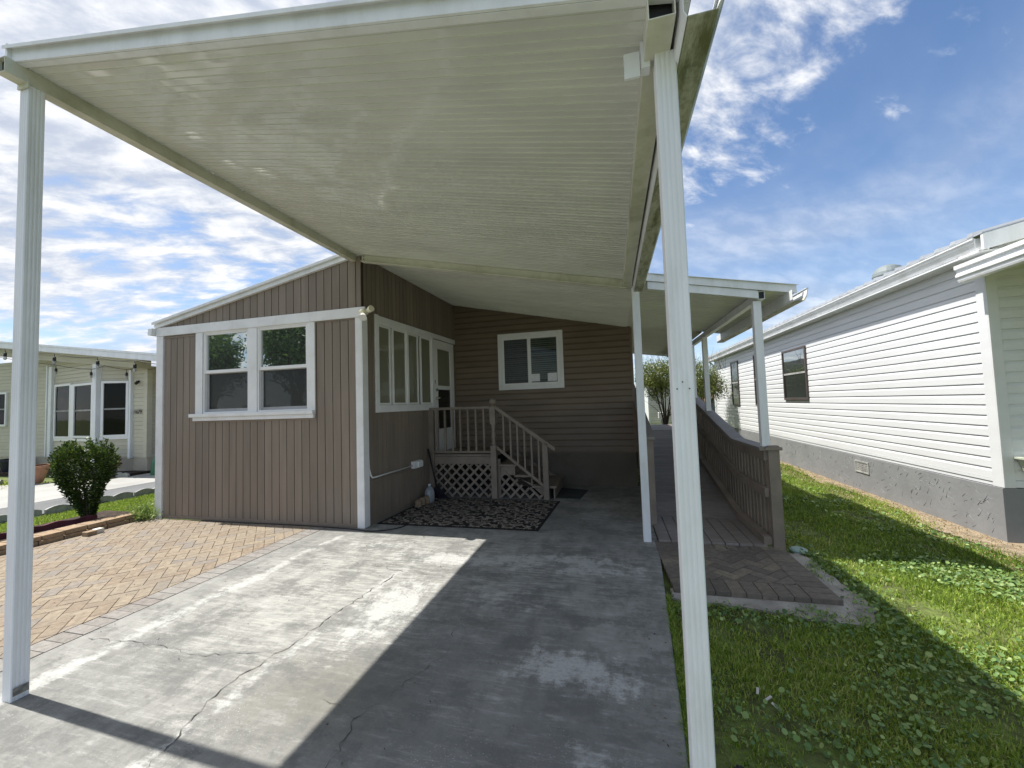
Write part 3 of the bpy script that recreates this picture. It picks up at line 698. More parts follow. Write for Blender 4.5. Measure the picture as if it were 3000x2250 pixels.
# scraps on the ground
for i, (x, y, l, a_) in enumerate([(.69, 2.31, .045, .5), (.71, 2.26, .04, 2.4), (.66, 2.36, .03, 1.2)]):
    m_ = MB(); m_.bar((x-l/2*math.cos(a_), y-l/2*math.sin(a_), -.03), (x+l/2*math.cos(a_), y+l/2*math.sin(a_), -.015), .012, .004)
    top(m_, 'dry_leaf_scrap', 'twig', (x, y, -.02), ['longest pale dry scrap', 'middle pale dry scrap, nearest the camera', 'smallest pale dry scrap, farthest back'][i]+' on the bare soil spot in the lawn', 'leaf', 'dry scraps in the bare soil spot')
top(MB().lathe((1.706, 4.53, -.04), [(.0, 0), (.075, 0), (.078, .02), (.06, .032), (0, .034)], 22), 'cleanout_cap', paint('pale green cap', (.25, .36, .32), .5), (1.706, 4.53, -.04),
    'round pale green cap in the weeds by the ramp end post', 'cap', smooth=False)
ml = MB()
for i in range(26):
    a_ = i*.06; ml.tube([(.42+.32*i/26, 1.86+.02*math.sin(i)-.1*i/26, -.02), (.44+.32*i/26, 1.80+.02*math.sin(i)-.1*i/26, -.015)], .008, 5)
top(ml, 'rubber_edging', 'cable', (.5, 1.85, -.03), 'dark corrugated rubber edging half buried at the near end of the lawn', 'edging')

# ------------------------------------------------------------------ brown mobile home
HS = thing('mobile_home', 'taupe panelled single storey home with white trim behind the carport', 'house', (-3.1, 5.8, 0))
W1 = (-5.71, -4.895); W2 = (-4.745, -3.915); WZ = (1.515, 2.665)
gable = lambda x: 3.485+(x+3.10)*0.196
fw = MB(FR)
ops = [(W1[0], W2[1], WZ[0], 2.80), ]
planks(fw, -6.45, -3.17, 0.1215, 0.03, 2.70, ops)
planks(fw, -6.45, -3.10, 0.1215, 2.80, gable, [])
fwo = fw.build('front_wall', ['taupe', 'taupe_dark'], HS)
MB(FR).box(-6.46, -3.17, 0.0, .022, 0.0, .045).build('base_trim', 'taupe', HS, bevel=.003)
MB(FR).box(-3.785, -3.17, .0, .018, 2.66, 2.695).build('head_trim', 'taupe', HS, bevel=.003)
MB(FR).box(-6.45, -5.86, 0, .018, 2.64, 2.672).build('head_trim', 'taupe', HS, bevel=.003)
t_ = MB(FR)
t_.box(-3.80, -3.785, 0, .018, 1.40, 2.66); t_.box(-5.86, -3.785, 0, .018, 1.375, 1.40)
t_.build('window_surround', 'taupe', HS, bevel=.003)
# white trim
t_ = MB(FR)
t_.box(-6.60, -3.03, 0, .035, 2.682, 2.812)
t_.build('header_board', 'trim', HS, bevel=.004)
MB(FR).box(-6.595, -6.465, -.06, .03, -.01, 2.68).build('corner_board', 'trim', HS, bevel=.004)
MB(FR).box(-3.178, -3.085, 0, .03, 0, 2.68).box(-3.09, -3.075, -.09, .028, 0, 2.68).build('corner_board', 'trim', HS, bevel=.003)
# rake trim on the left slope and its small overhang
rk = MB()
for (dz0, dz1, yo0, yo1) in [(0.0, .055, FY-.05, FY+.05), (.057, .095, FY-.085, FY+.05)]:
    rk.hexa([(-6.62, yo0, gable(-6.62)+dz0), (-3.18, yo0, gable(-3.18)+dz0), (-3.18, yo0, gable(-3.18)+dz1), (-6.62, yo0, gable(-6.62)+dz1)],
            [(-6.62, yo1, gable(-6.62)+dz0), (-3.18, yo1, gable(-3.18)+dz0), (-3.18, yo1, gable(-3.18)+dz1), (-6.62, yo1, gable(-6.62)+dz1)])
rk.build('rake_trim', 'alu', HS, bevel=.003)
rf = MB(); rf.hexa([(-6.66, FY, gable(-6.66)+.02), (-3.0, FY, gable(-3.0)+.02), (-3.0, FY, gable(-3.0)+.088), (-6.66, FY, gable(-6.66)+.088)],
                   [(-6.66, 7.25, gable(-6.66)+.02), (-3.0, 7.25, gable(-3.0)+.02), (-3.0, 7.25, gable(-3.0)+.088), (-6.66, 7.25, gable(-6.66)+.088)])
rf.build('roof', 'alu', HS)
gb = MB(); gb.prism([(-6.68, 4.36, 2.70), (-6.61, 4.36, 2.70), (-6.60, 4.36, 2.80), (-6.69, 4.36, 2.80), (-6.675, 4.36, 2.765), (-6.69, 4.36, 2.735)], (0, 2.9, 0)); gb.build('gutter', 'alu', HS, bevel=.003)
# front window unit
win = MB(FR)
win.box(-5.845, -5.715, 0, .024, 1.50, 2.68); win.box(-4.893, -4.747, 0, .024, 1.50, 2.68); win.box(-3.912, -3.80, 0, .024, 1.50, 2.68); win.box(-5.845, -3.80, .0, .02, 2.674, 2.684)
wf = win.build('window', 'trim', HS, bevel=.003)
s_ = MB(FR); s_.box(-5.905, -3.80, 0, .075, 1.455, 1.505); s_.box(-5.86, -3.81, 0, .05, 1.402, 1.455); s_.build('sill', 'trim', wf, bevel=.006)
for i, (a_, b_) in enumerate([W1, W2]):
    fr_ = MB(FR); frame_rect(fr_, a_, b_, WZ[0]-.01, WZ[1]+.015, .022, -.05, .012); fr_.build('frame', 'vinyl', wf, bevel=.002)
    up = MB(FR); frame_rect(up, a_+.022, b_-.022, 2.08, WZ[1]-.007, .02, -.03, .004, wb=.045); up.build('sash', 'vinyl', wf, bevel=.002)
    lo = MB(FR); frame_rect(lo, a_+.022, b_-.022, WZ[0]+.012, 2.08, .035, -.055, -.025, wt=.01, wb=.04)
    lo.build('sash', paint('grey sash', (.36, .36, .37), .4), wf, bevel=.002)
    MB(FR).box(a_+.03, b_-.03, -.022, -.018, 2.115, WZ[1]-.012).build('pane', 'glass_top', wf)
    MB(FR).box(a_+.04, b_-.04, -.045, -.041, WZ[0]+.03, 2.085).build('pane', 'glass_low', wf)
    for q in (.14, .84):
        xx = a_+(b_-a_)*q
        MB(FR).tube([(xx-.012, -.02, 1.565), (xx-.006, -.02, 1.595), (xx+.006, -.02, 1.595), (xx+.012, -.02, 1.565)], .003, 6).build('sash_lift', 'black', wf)
room = MB(); room.box(-6.3, -3.3, FY+.08, 7.0, .7, 2.75); room.build('room_interior', 'dark', HS)
# side wall
sw = MB(SI); roofS = lambda u: RZ(-3.12+dS.x*u)+.02
SOPS = [(.345, 1.83, 1.545, 2.66), (1.89, 2.70, .70, 2.68)]
planks(sw, 0.035, LS-.005, 0.0955, 0.03, roofS, SOPS, gap=.006, th=.008)
sw.build('side_wall', ['taupe', 'taupe_dark'], HS)
t_ = MB(SI); t_.hexa([(.04, 0, .535), (1.9, 0, .535), (1.9, 0, .56), (.04, 0, .56)], [(.04, .02, .535), (1.9, .02, .535), (1.9, .02, .56), (.04, .02, .56)])
t_.build('belt_trim', 'taupe', HS, bevel=.003); MB(SI).box(.04, 1.95, 0, .02, 0, .05).build('base_trim', 'taupe', HS, bevel=.003)
sww = MB(SI); sww.box(.275, .352, 0, .028, 1.443, 2.785); sww.box(.352, 2.745, 0, .028, 2.695, 2.775); sww.box(.352, 1.86, 0, .028, 1.443, 1.512)
sww.box(1.83, 1.885, 0, .024, 1.512, 2.695)
sw2 = sww.build('sliding_window', 'trim', HS, bevel=.003)
fr_ = MB(SI); frame_rect(fr_, .352, 1.83, 1.512, 2.695, .018, -.04, .016, wt=.035, wb=.03); fr_.box(1.048, 1.10, -.03, .02, 1.53, 2.67); fr_.build('frame', 'vinyl', sw2, bevel=.002)
for k, (a_, b_, v) in enumerate([(.355, .66, -.012), (.69, 1.05, .0), (1.105, 1.42, -.012), (1.47, 1.82, .0)]):
    q = MB(SI); frame_rect(q, a_, b_, 1.545, 2.665, .028, v-.02, v+.012); q.build('sash', 'vinyl', sw2, bevel=.002)
    MB(SI).box(a_+.02, b_-.02, v-.006, v-.002, 1.56, 2.65).build('pane', 'glass_o', sw2)
MB(SI).box(.36, 1.82, -.09, -.07, 1.53, 2.68).build('roller_shade', 'olive', sw2)
# entry door
dr = MB(SI)
dr.box(1.90, 2.045, -.02, .012, .70, 2.68); dr.box(2.547, 2.695, -.02, .012, .70, 2.68); dr.box(2.045, 2.547, -.02, .012, 2.53, 2.68)
dr.box(2.045, 2.547, -.02, .012, 1.80, 1.87); dr.box(2.045, 2.547, -.02, .012, .70, 1.10)
do = dr.build('door', 'vinyl', HS, bevel=.004)
MB(SI).box(2.03, 2.56, -.012, -.008, 1.85, 2.54).build('pane', 'glass_o', do)
MB(SI).box(2.03, 2.56, -.012, -.008, 1.09, 1.81).build('pane', 'glass_low', do)
MB(SI).box(2.0, 2.6, -.05, -.04, 1.83, 2.6).build('door_shade', 'olive', do)
h = MB(SI); h.tube([(1.985, .01, 1.645), (1.985, .05, 1.645)], .026, 12); h.tube([(1.985, .05, 1.645), (2.07, .055, 1.645)], .011, 8); h.build('handle', 'steel', do, smooth=True)
MB(SI).tube([(1.975, .01, 1.79), (1.975, .03, 1.79)], .026, 14).build('deadbolt', 'steel', do)
MB(SI).box(1.935, 1.947, .01, .016, 1.90, 1.965).build('strike_plate', 'black', do)
# conduit and outlet box
el = MB(SI); el.tube([(.10, .02, .83), (.105, .022, .72), (.13, .03, .63), (.155, .035, .60), (.22, .03, .595), (1.12, .03, .60)], .011, 8); cd = el.build('conduit', 'trim', HS, smooth=True)
ob = MB(SI); ob.box(1.12, 1.34, .008, .075, .555, .665); ob.box(1.20, 1.33, .075, .10, .565, .655); ob.build('outlet_box', 'vinyl', HS, bevel=.006)
# back wall in brown lap siding
bw = MB(BK); laps(bw, -2.975, .355, .605, 3.6, .1085, prof=[(0.0, 0.004), (0.022, 0.0), (0.017, 0.012), (0.010, 0.09), (0.0, 0.1085)], topf=lambda u: RZ(u)+.02)
bw.build('rear_wall', 'brown', HS)
bk = MB(BK); bk.hexa([(-2.975, -.06, .58), (.355, -.06, .58), (.355, -.06, RZ(.355)+.02), (-2.975, -.06, RZ(-2.975)+.02)], [(-2.975, 0, .58), (.355, 0, .58), (.355, 0, RZ(.355)+.02), (-2.975, 0, RZ(-2.975)+.02)]); bk.build('wall_sheathing', 'brown', HS)
MB(BK).box(-2.975, .36, -.06, -.012, 0, .60).build('skirting', 'stucco_dark', HS)
tr = MB(BK); tr.box(.335, .375, -.03, .022, .60, RZ(.36)); tr.box(-2.972, -2.945, 0, .02, .6, RZ(-2.96))
tr.hexa([(-2.97, 0, RZ(-2.97)-.035), (.35, 0, RZ(.35)-.035), (.35, 0, RZ(.35)-.003), (-2.97, 0, RZ(-2.97)-.003)], [(-2.97, .02, RZ(-2.97)-.035), (.35, .02, RZ(.35)-.035), (.35, .02, RZ(.35)-.003), (-2.97, .02, RZ(-2.97)-.003)])
tr.build('corner_trim', 'brown', HS)
bwn = MB(BK); frame_rect(bwn, -2.062, -.832, 1.762, 2.82, .075, .012, .04); bo = bwn.build('window', 'trim', HS, bevel=.004)
q = MB(BK); frame_rect(q, -1.987, -.907, 1.837, 2.745, .045, .012, .032); q.box(-1.495, -1.43, .012, .036, 1.87, 2.71); q.build('frame', 'vinyl', bo, bevel=.003)
MB(BK).box(-1.945, -1.49, .024, .027, 1.875, 2.70).build('pane', 'glass_s', bo)
MB(BK).box(-1.435, -.95, .026, .029, 1.875, 2.70).build('pane', 'glass', bo)
MB(BK).box(-1.945, -.95, .003, .012, 1.875, 2.70).build('window_backing', 'dark', bo)
bl = MB(BK)
for i in range(21):
    z = 1.90+i*.0385; bl.hexa([(-1.93, .0195, z), (-.958, .0195, z), (-.958, .0215, z), (-1.93, .0215, z)], [(-1.93, .013, z+.031), (-.958, .013, z+.031), (-.958, .015, z+.031), (-1.93, .015, z+.031)])
bl.build('blind', 'blind', bo)
bl = MB(BK).box(-1.43, -1.275, .0292, .0305, 1.90, 2.04); bl.build('paper_notice', 'paper', bo)
MB(BK).box(-1.13, -.96, .0292, .0305, 1.895, 2.045).build('paper_notice', 'paper', bo)
# right flank of the home, back along the ramp
rs_ = MB(); rs_.box(-6.4, .33, 7.26, 20, 0.0, 2.72); rs_.build('home_body', 'brown', HS)
sg = MB(((.345, 7.2, 0), (0, 1), (1, 0))); laps(sg, .02, 12.5, .605, 2.80, .1085); sg.build('flank_siding', 'brown', HS)
# floodlight on the corner
fl_ = thing('floodlight', 'cream twin head floodlight fixed to the corner of the white header board', 'light', (-3.03, 4.41, 2.70))
MB().lathe((-3.035, 4.40, 2.735), [(.0, -.03), (.055, -.028), (.06, 0), (.05, .03), (0, .034)], 16).build('base', 'brass', fl_, smooth=True)
MB().tube([(-3.00, 4.39, 2.745), (-2.955, 4.40, 2.75)], .012, 8).tube([(-2.965, 4.40, 2.745), (-2.90, 4.37, 2.765)], [.03, .042], 14).build('lamp_head', 'brass', fl_)
MB().tube([(-3.02, 4.38, 2.70), (-3.015, 4.36, 2.685)], .014, 8).tube([(-3.015, 4.37, 2.695), (-3.0, 4.33, 2.645)], [.03, .052], 14).build('lamp_head', 'vinyl', fl_)

# ------------------------------------------------------------------ carport canopy
CP = thing('carport_canopy', 'white aluminium carport roof on fluted posts over the driveway', 'carport', (-1.4, 3.0, 0))
YF = 1.30
def skew(m_, y0=1.3, y1=4.45, k=.032, xr=.1):
    m_.v = [(x, y+k*(xr-x)*min(1, max(0, (y1-y)/(y1-y0))), z) for x, y, z in m_.v]; return m_
def pan_roof(x0, x1, y0, y1, zf, parent, name='roof_panels', mat='pan', pitch=.095, sk=False):
    m_ = MB(); th = .075; ys = []; y = y0; i = 0
    prof = []
    while y < y1-.001:
        prof += [(y, 0.0), (y+pitch*.46, 0.0), (y+pitch*.465, -.0035), (y+pitch*.50, -.0035), (y+pitch*.51, .0), (y+pitch*.93, 0.0), (y+pitch*.935, -.006), (y+pitch*.975, -.006), (y+pitch*.98, .004), (y+pitch*.995, .004)]; y += pitch
    prof = [(min(a_, y1), h) for a_, h in prof]+[(y1, 0)]
    for (ya, ha), (yb, hb) in zip(prof, prof[1:]):
        if yb-ya < 1e-5: continue
        m_.poly([(x0, ya, zf(x0)+ha), (x0, yb, zf(x0)+hb), (x1, yb, zf(x1)+hb), (x1, ya, zf(x1)+ha)])
    m_.hexa([(x0, y0, zf(x0)+.011), (x1, y0, zf(x1)+.011), (x1, y1, zf(x1)+.011), (x0, y1, zf(x0)+.011)], [(x0, y0, zf(x0)+th), (x1, y0, zf(x1)+th), (x1, y1, zf(x1)+th), (x0, y1, zf(x0)+th)])
    if sk: skew(m_)
    return m_.build(name, mat, parent, recalc=False)
pan_roof(-3.19, .30, YF, 7.19, RZ, CP, sk=True)
def sloped(m_, x0, x1, y0, y1, d0, d1, zf=RZ):
    m_.hexa([(x0, y0, zf(x0)+d0), (x1, y0, zf(x1)+d0), (x1, y0, zf(x1)+d1), (x0, y0, zf(x0)+d1)], [(x0, y1, zf(x0)+d0), (x1, y1, zf(x1)+d0), (x1, y1, zf(x1)+d1), (x0, y1, zf(x0)+d1)])
fa = MB(); sloped(fa, -3.21, .27, YF-.012, YF-.001, -.004, .07); sloped(fa, -3.23, .27, YF-.035, YF, .0705, .074); sloped(fa, -3.23, .27, YF-.037, YF-.034, .055, .074)
sloped(fa, -3.21, .27, YF-.001, YF+.03, -.008, -.005); skew(fa).build('front_fascia', 'alu', CP)
fa = MB(); fa.hexa([(-3.212, YF-.03, RZ(-3.2)-.004), (-3.196, YF-.03, RZ(-3.2)-.004), (-3.196, YF-.03, RZ(-3.2)+.09), (-3.212, YF-.03, RZ(-3.2)+.09)], [(-3.212, 4.40, RZ(-3.2)-.004), (-3.196, 4.40, RZ(-3.2)-.004), (-3.196, 4.40, RZ(-3.2)+.09), (-3.212, 4.40, RZ(-3.2)+.09)]); skew(fa).build('side_fascia', 'alu', CP)
# left beam: open box section along Y
def beam_y(x0, x1, y0, y1, z0, z1, name='beam', mat='alu_beam', parent=CP):
    t2 = .004; m_ = MB(); m_.box(x0, x0+t2, y0, y1, z0, z1); m_.box(x1-t2, x1, y0, y1, z0, z1); m_.box(x0+t2, x1-t2, y0, y1, z0, z0+t2); m_.box(x0+t2, x1-t2, y0, y1, z1-t2, z1)
    return m_.build(name, mat, parent)
beam_y(-3.235, -3.165, 1.355, 4.46, 3.425, 3.512)
beam_y(.165, .25, 1.30, 4.49, 2.722, 2.815)
MB().box(.17, .245, 1.335, 1.34, 2.727, 2.81).build('beam_hollow_dark', 'black', CP)  # black sheet paints the dark inside of the open beam end
MB().box(-3.23, -3.17, 1.375, 1.38, 3.43, 3.507).build('beam_hollow_dark', 'black', CP)
# cross beam that falls with the roof at the house
cb = MB(); sloped(cb, -3.06, .20, 4.41, 4.455, -.10, -.002); sloped(cb, -3.06, .20, 4.385, 4.41, -.10, -.088); cb.build('cross_beam', 'alu_beam', CP, bevel=.002)
cb = MB()
for yy, in [(4.405,)]:
    for (x, z) in [(-3.03, .03), (-3.03, .07), (.16, .03), (.16, .07)]: MB().box(x, x+.012, yy-.012, yy+.005, RZ(x)-z, RZ(x)-z+.012).build('bolt', 'steel', CP)
def post(cx, cy, z0, z1, s=.078, name='post', parent=CP, flute=True, mat='alu'):
    h2 = s/2; g_ = .0011; side = []
    fl3 = [(-.30, -.16), (-.07, .07), (.16, .30)]
    def edge(f_):
        pts2 = [(-h2+.004, 0)]
        if flute:
            for a_, b_ in fl3: pts2 += [(a_*s, 0), (a_*s+.003, g_), (b_*s-.003, g_), (b_*s, 0)]
        pts2.append((h2-.004, 0)); return [f_(u, d) for u, d in pts2]
    poly = edge(lambda u, d: (u, -h2+d))+edge(lambda u, d: (h2-d, u))+edge(lambda u, d: (-u, h2-d))+edge(lambda u, d: (-h2+d, -u))
    m_ = MB(); m_.prism([(cx+x, cy+y, z0) for x, y in poly], (0, 0, z1-z0)); return m_.build(name, mat, parent)
p1 = post(-3.207, 1.487, 0, 3.46, .073); p2 = post(.234, 1.470, 0, 2.722, .070); p3 = post(.293, 4.50, 0, 2.72)
MB().box(-3.245, -3.155, 1.44, 1.448, 3.40, 3.44).build('post_bracket', 'alu_beam', p1)
MB().box(-3.163, -3.16, 1.455, 1.515, .03, .07).build('rust_spot', paint('scuffed metal', (.2, .19, .17), .7, .4, 40), p1)
MB().box(.262, .3, 1.30, 1.32, 0, 0) if False else None
br = MB(); br.box(.155, .185, 1.46, 1.50, 2.70, 2.80); br.box(.095, .15, 1.47, 1.48, 2.68, 2.775); br.build('post_bracket', 'alu', p2)
for x, z in [(.231, 1.555), (.213, 1.532), (.252, 1.532)]: MB().tube([(x, 1.4375, z), (x, 1.4335, z)], .0024, 10).build('screw_hole', 'black', p2)
# gutter on the low side
def gutter(x0, x1, y0, y1, zb, parent, mats=('alu', 'moss'), h=.125):
    m_ = MB(); t3 = .003
    m_.cur = 1; m_.box(x0+.012, x1-.03, y0, y1, zb, zb+t3)
    m_.prism([(x1-.03, y0, zb), (x1-.022, y0, zb), (x1+.0, y0, zb+.045), (x1-.008, y0, zb+.045)], (0, y1-y0, 0))
    m_.cur = 0; m_.box(x0, x0+t3, y0, y1, zb+.02, zb+h)
    m_.prism([(x0, y0, zb+.02), (x0+t3, y0, zb+.02), (x0+.014, y0, zb), (x0+.010, y0, zb)], (0, y1-y0, 0))
    m_.prism([(x1-.008, y0, zb+.045), (x1, y0, zb+.045), (x1+.014, y0, zb+h), (x1+.006, y0, zb+h)], (0, y1-y0, 0))
    m_.box(x1-.004, x1+.016, y0, y1, zb+h, zb+h+.006)
    return m_.build('gutter', list(mats), parent)
gutter(.262, .385, 1.26, 4.44, 2.665, CP)
MB().box(.30, .304, 1.30, 4.44, 2.79, 2.80).build('flashing', 'black', CP)

# ------------------------------------------------------------------ canopy over the ramp
RC = thing('ramp_canopy', 'white aluminium lean to canopy sheltering the wooden ramp', 'canopy', (1.1, 6.5, 0))
Z2 = lambda x: 2.775-.197*(x-.45)
pan_roof(.303, 1.80, 4.46, 7.0, Z2, RC)
Z2b = lambda x: 2.80-.15*(x-.45)
pan_roof(.303, 1.47, 7.001, 10.9, Z2b, RC)
fa = MB(); sloped(fa, .41, 1.81, 4.445, 4.458, -.004, .072, Z2); sloped(fa, .41, 1.82, 4.425, 4.46, .073, .077, Z2); fa.build('front_fascia', 'alu', RC)
cb = MB(); sloped(cb, .42, 1.475, 4.462, 4.502, -.088, -.006, Z2); cb.build('cross_beam', 'alu', RC, bevel=.002)
beam_y(1.475, 1.535, 4.462, 8.0, 2.475, 2.555, parent=RC, mat='alu')
MB().box(1.48, 1.53, 4.475, 4.478, 2.48, 2.55).build('beam_hollow_dark', 'black', RC)  # painted dark of the hollow beam end
beam_y(1.40, 1.46, 7.0, 10.8, 2.56, 2.63, parent=RC)
cb = MB(); sloped(cb, .40, 1.47, 10.86, 10.90, -.06, .07, Z2b); cb.build('rear_fascia', 'alu', RC)
gutter(1.735, 1.86, 4.36, 7.25, 2.405, RC, h=.115)
q1 = post(1.475, 4.54, .99, 2.47, .074, parent=RC, flute=False); post(1.475, 6.92, 1.27, 2.47, .074, parent=RC, flute=False); post(1.475, 7.95, 1.47, 2.56, .074, parent=RC, flute=False)

# ------------------------------------------------------------------ ramp
RP = thing('access_ramp', 'taupe wooden wheelchair ramp with picket railing beside the home', 'ramp', (.95, 7, 0))
nb = 8; x0, x1 = .402, 1.43
for i in range(nb):
    MB().box(x0+(x1-x0)*i/nb+.004, x0+(x1-x0)*(i+1)/nb-.004, 4.485, 5.40, -.01, .022).build('landing_board', 'deck', RP, bevel=.003)
rd = MB(); y = 5.402; sl = .186
while y < 9.5:
    za, zb_ = .026+sl*(y-5.4), .026+sl*(y+.132-5.4); rd.hexa([(.43, y, za-.03), (1.44, y, za-.03), (1.44, y, za), (.43, y, za)], [(.43, y+.132, zb_-.03), (1.44, y+.132, zb_-.03), (1.44, y+.132, zb_), (.43, y+.132, zb_)]); y += .139
rd.build('ramp_boards', 'deck', RP, bevel=.003)
rd = MB(); y = 9.5
while y < 11.6: rd.box(.36, 1.6, y, y+.132, .76, .795); y += .139
rd.build('platform_boards', 'deck', RP, bevel=.003)
capz = lambda y: .985 if y < 5.5 else .985+(y-5.5)*.213
kz = lambda y: .02 if y < 5.4 else .02+(y-5.4)*.186
def run(m_, x0, x1, ya, yb, f0, f1):
    ks = [ya]+([5.45] if ya < 5.45 < yb else [])+[yb]
    for a_, b_ in zip(ks, ks[1:]): m_.hexa([(x0, a_, f0(a_)), (x1, a_, f0(a_)), (x1, a_, f1(a_)), (x0, a_, f1(a_))], [(x0, b_, f0(b_)), (x1, b_, f0(b_)), (x1, b_, f1(b_)), (x0, b_, f1(b_))])
rl = D.objects.new('railing', None); C.objects.link(rl); rl.parent = RP
m_ = MB(); run(m_, 1.40, 1.55, 4.47, 9.5, lambda y: capz(y)-.035, lambda y: capz(y)); m_.build('cap_rail', 'deck', rl, bevel=.004)
m_ = MB(); run(m_, 1.445, 1.483, 4.50, 9.5, lambda y: capz(y)-.135, lambda y: capz(y)-.037); m_.build('top_rail', 'porch', rl, bevel=.003)
m_ = MB(); run(m_, 1.435, 1.475, 4.50, 9.5, lambda y: (capz(y)+kz(y))/2-.045+.03, lambda y: (capz(y)+kz(y))/2+.045+.03); m_.build('middle_rail', 'porch', rl, bevel=.003)
m_ = MB(); run(m_, 1.40, 1.475, 4.50, 9.5, lambda y: kz(y)+.002, lambda y: kz(y)+.075); m_.build('kick_board', 'porch', rl, bevel=.003)
y = 4.60; n = 0
while y < 9.45:
    MB().box(1.486, 1.506, y, y+.075, max(-.02, kz(y)-.03), capz(y)-.037).build('picket', 'porch', rl, bevel=.002); y += .112; n += 1
m_ = MB().box(1.477, 1.577, 4.47, 4.53, -.05, 1.0).box(1.45, 1.6, 4.455, 4.545, .955, .985); m_.build('end_post', 'porch', RP, bevel=.004)
for y in (6.0, 7.3, 8.6): MB().box(1.477, 1.487, y, y+.09, kz(y), capz(y)-.04).build('rail_post', 'porch', RP)
# low solid wall on the house side
lw = MB(); lw.box(.355, .45, 5.05, 5.12, -.02, 1.02); lw.build('end_post', 'porch', RP, bevel=.004)
lw = MB(); lw.hexa([(.375, 5.12, 0), (.415, 5.12, 0), (.415, 5.12, 1.0), (.375, 5.12, 1.0)], [(.375, 9.5, .7), (.415, 9.5, .7), (.415, 9.5, 1.93), (.375, 9.5, 1.93)]); lw.build('solid_rail_panel', 'porch', RP)
lw = MB(); lw.hexa([(.35, 5.0, 1.02), (.47, 5.0, 1.02), (.47, 5.0, 1.05), (.35, 5.0, 1.05)], [(.35, 9.5, 1.93), (.47, 9.5, 1.93), (.47, 9.5, 1.96), (.35, 9.5, 1.96)]); lw.build('cap_rail', 'deck', RP, bevel=.003)

# ------------------------------------------------------------------ porch steps
PS = thing('porch_steps', 'taupe wooden porch landing and steps with lattice skirt and turned newel', 'porch', (-2.0, 6.5, 0))
PY = 6.15
m_ = MB(); y = 6.16
while y < 7.17: m_.box(-2.97, -1.85, y, min(y+.132, 7.17), .665, .70); y += .138
m_.build('landing_deck', 'porch', PS, bevel=.003)
MB().box(-2.94, -1.85, 6.17, 6.21, .54, .66).build('rim_board', 'porch', PS)
for i, (xa, xb, z) in enumerate([(-1.84, -1.53, .535), (-1.57, -1.25, .37), (-1.29, -.90, .205)]):
    MB().box(xa, xb, 6.17, 7.12, z-.035, z).build('tread', 'porch', PS, bevel=.005)
    MB().box(xb-.05, xb-.03, 6.19, 7.10, z-.17 if i < 2 else 0, z-.036).build('riser', 'porch', PS)
st = MB(); st.prism([(-1.84, 7.10, 0), (-.96, 7.10, 0), (-.96, 7.10, .16), (-1.84, 7.10, .66)], (0, .04, 0)); st.build('stringer', 'porch', PS)
rlp = D.objects.new('railing', None); C.objects.link(rlp); rlp.parent = PS
MB().box(-3.02, -1.93, PY-.03, PY+.035, 1.435, 1.478).build('top_rail', 'porch', rlp, bevel=.004)
MB().box(-2.94, -1.93, PY-.018, PY+.02, .722, .757).build('bottom_rail', 'porch', rlp, bevel=.003)
for k in range(7): MB().box(-2.045-.136*k-.016, -2.045-.136*k+.016, PY-.014, PY+.018, .757, 1.436).build('baluster', 'porch', rlp, bevel=.002)
MB().box(-3.015, -2.93, PY-.02, PY+.05, 0, 1.436).build('rail_post', 'porch', PS, bevel=.003)
hr = MB(); hr.hexa([(-1.845, PY-.03, 1.425), (-1.845, PY+.035, 1.425), (-1.845, PY+.035, 1.485), (-1.845, PY-.03, 1.485)], [(-.90, PY-.03, .745), (-.90, PY+.035, .745), (-.885, PY+.035, .80), (-.885, PY-.03, .80)]); hr.build('handrail', 'porch', rlp, bevel=.004)
hr = MB(); hr.hexa([(-1.84, PY-.018, .785), (-1.84, PY+.02, .785), (-1.84, PY+.02, .84), (-1.84, PY-.018, .84)], [(-1.09, PY-.018, .185), (-1.09, PY+.02, .185), (-1.09, PY+.02, .24), (-1.09, PY-.018, .24)]); hr.build('bottom_rail', 'porch', rlp, bevel=.003)
for k in range(6):
    x = -1.715+.112*k; MB().box(x-.015, x+.015, PY-.014, PY+.018, .82-(x+1.84)*.80, 1.435-(x+1.84)*.718).build('baluster', 'porch', rlp, bevel=.002)
MB().box(-1.095, -1.01, PY-.03, PY+.05, 0, .87).build('newel_post', 'porch', PS, bevel=.004)
nw = MB(); s2 = .045; cx, cy = -1.888, PY+.005
nw.box(cx-s2, cx+s2, cy-s2, cy+s2, 0, .835); nw.box(cx-s2, cx+s2, cy-s2, cy+s2, 1.19, 1.455)
nw.lathe((cx, cy, 0), [(.044, .835), (.030, .855), (.036, .875), (.028, .90), (.033, .95), (.036, 1.0), (.028, 1.04), (.037, 1.055), (.028, 1.07), (.030, 1.12), (.036, 1.16), (.044, 1.19)], 18)
nw.lathe((cx, cy, 0), [(.044, 1.455), (.040, 1.475), (.022, 1.49), (.022, 1.50), (.046, 1.515), (.055, 1.54), (.052, 1.575), (.03, 1.598), (0, 1.60)], 18)
nw.build('turned_newel', 'porch', PS)
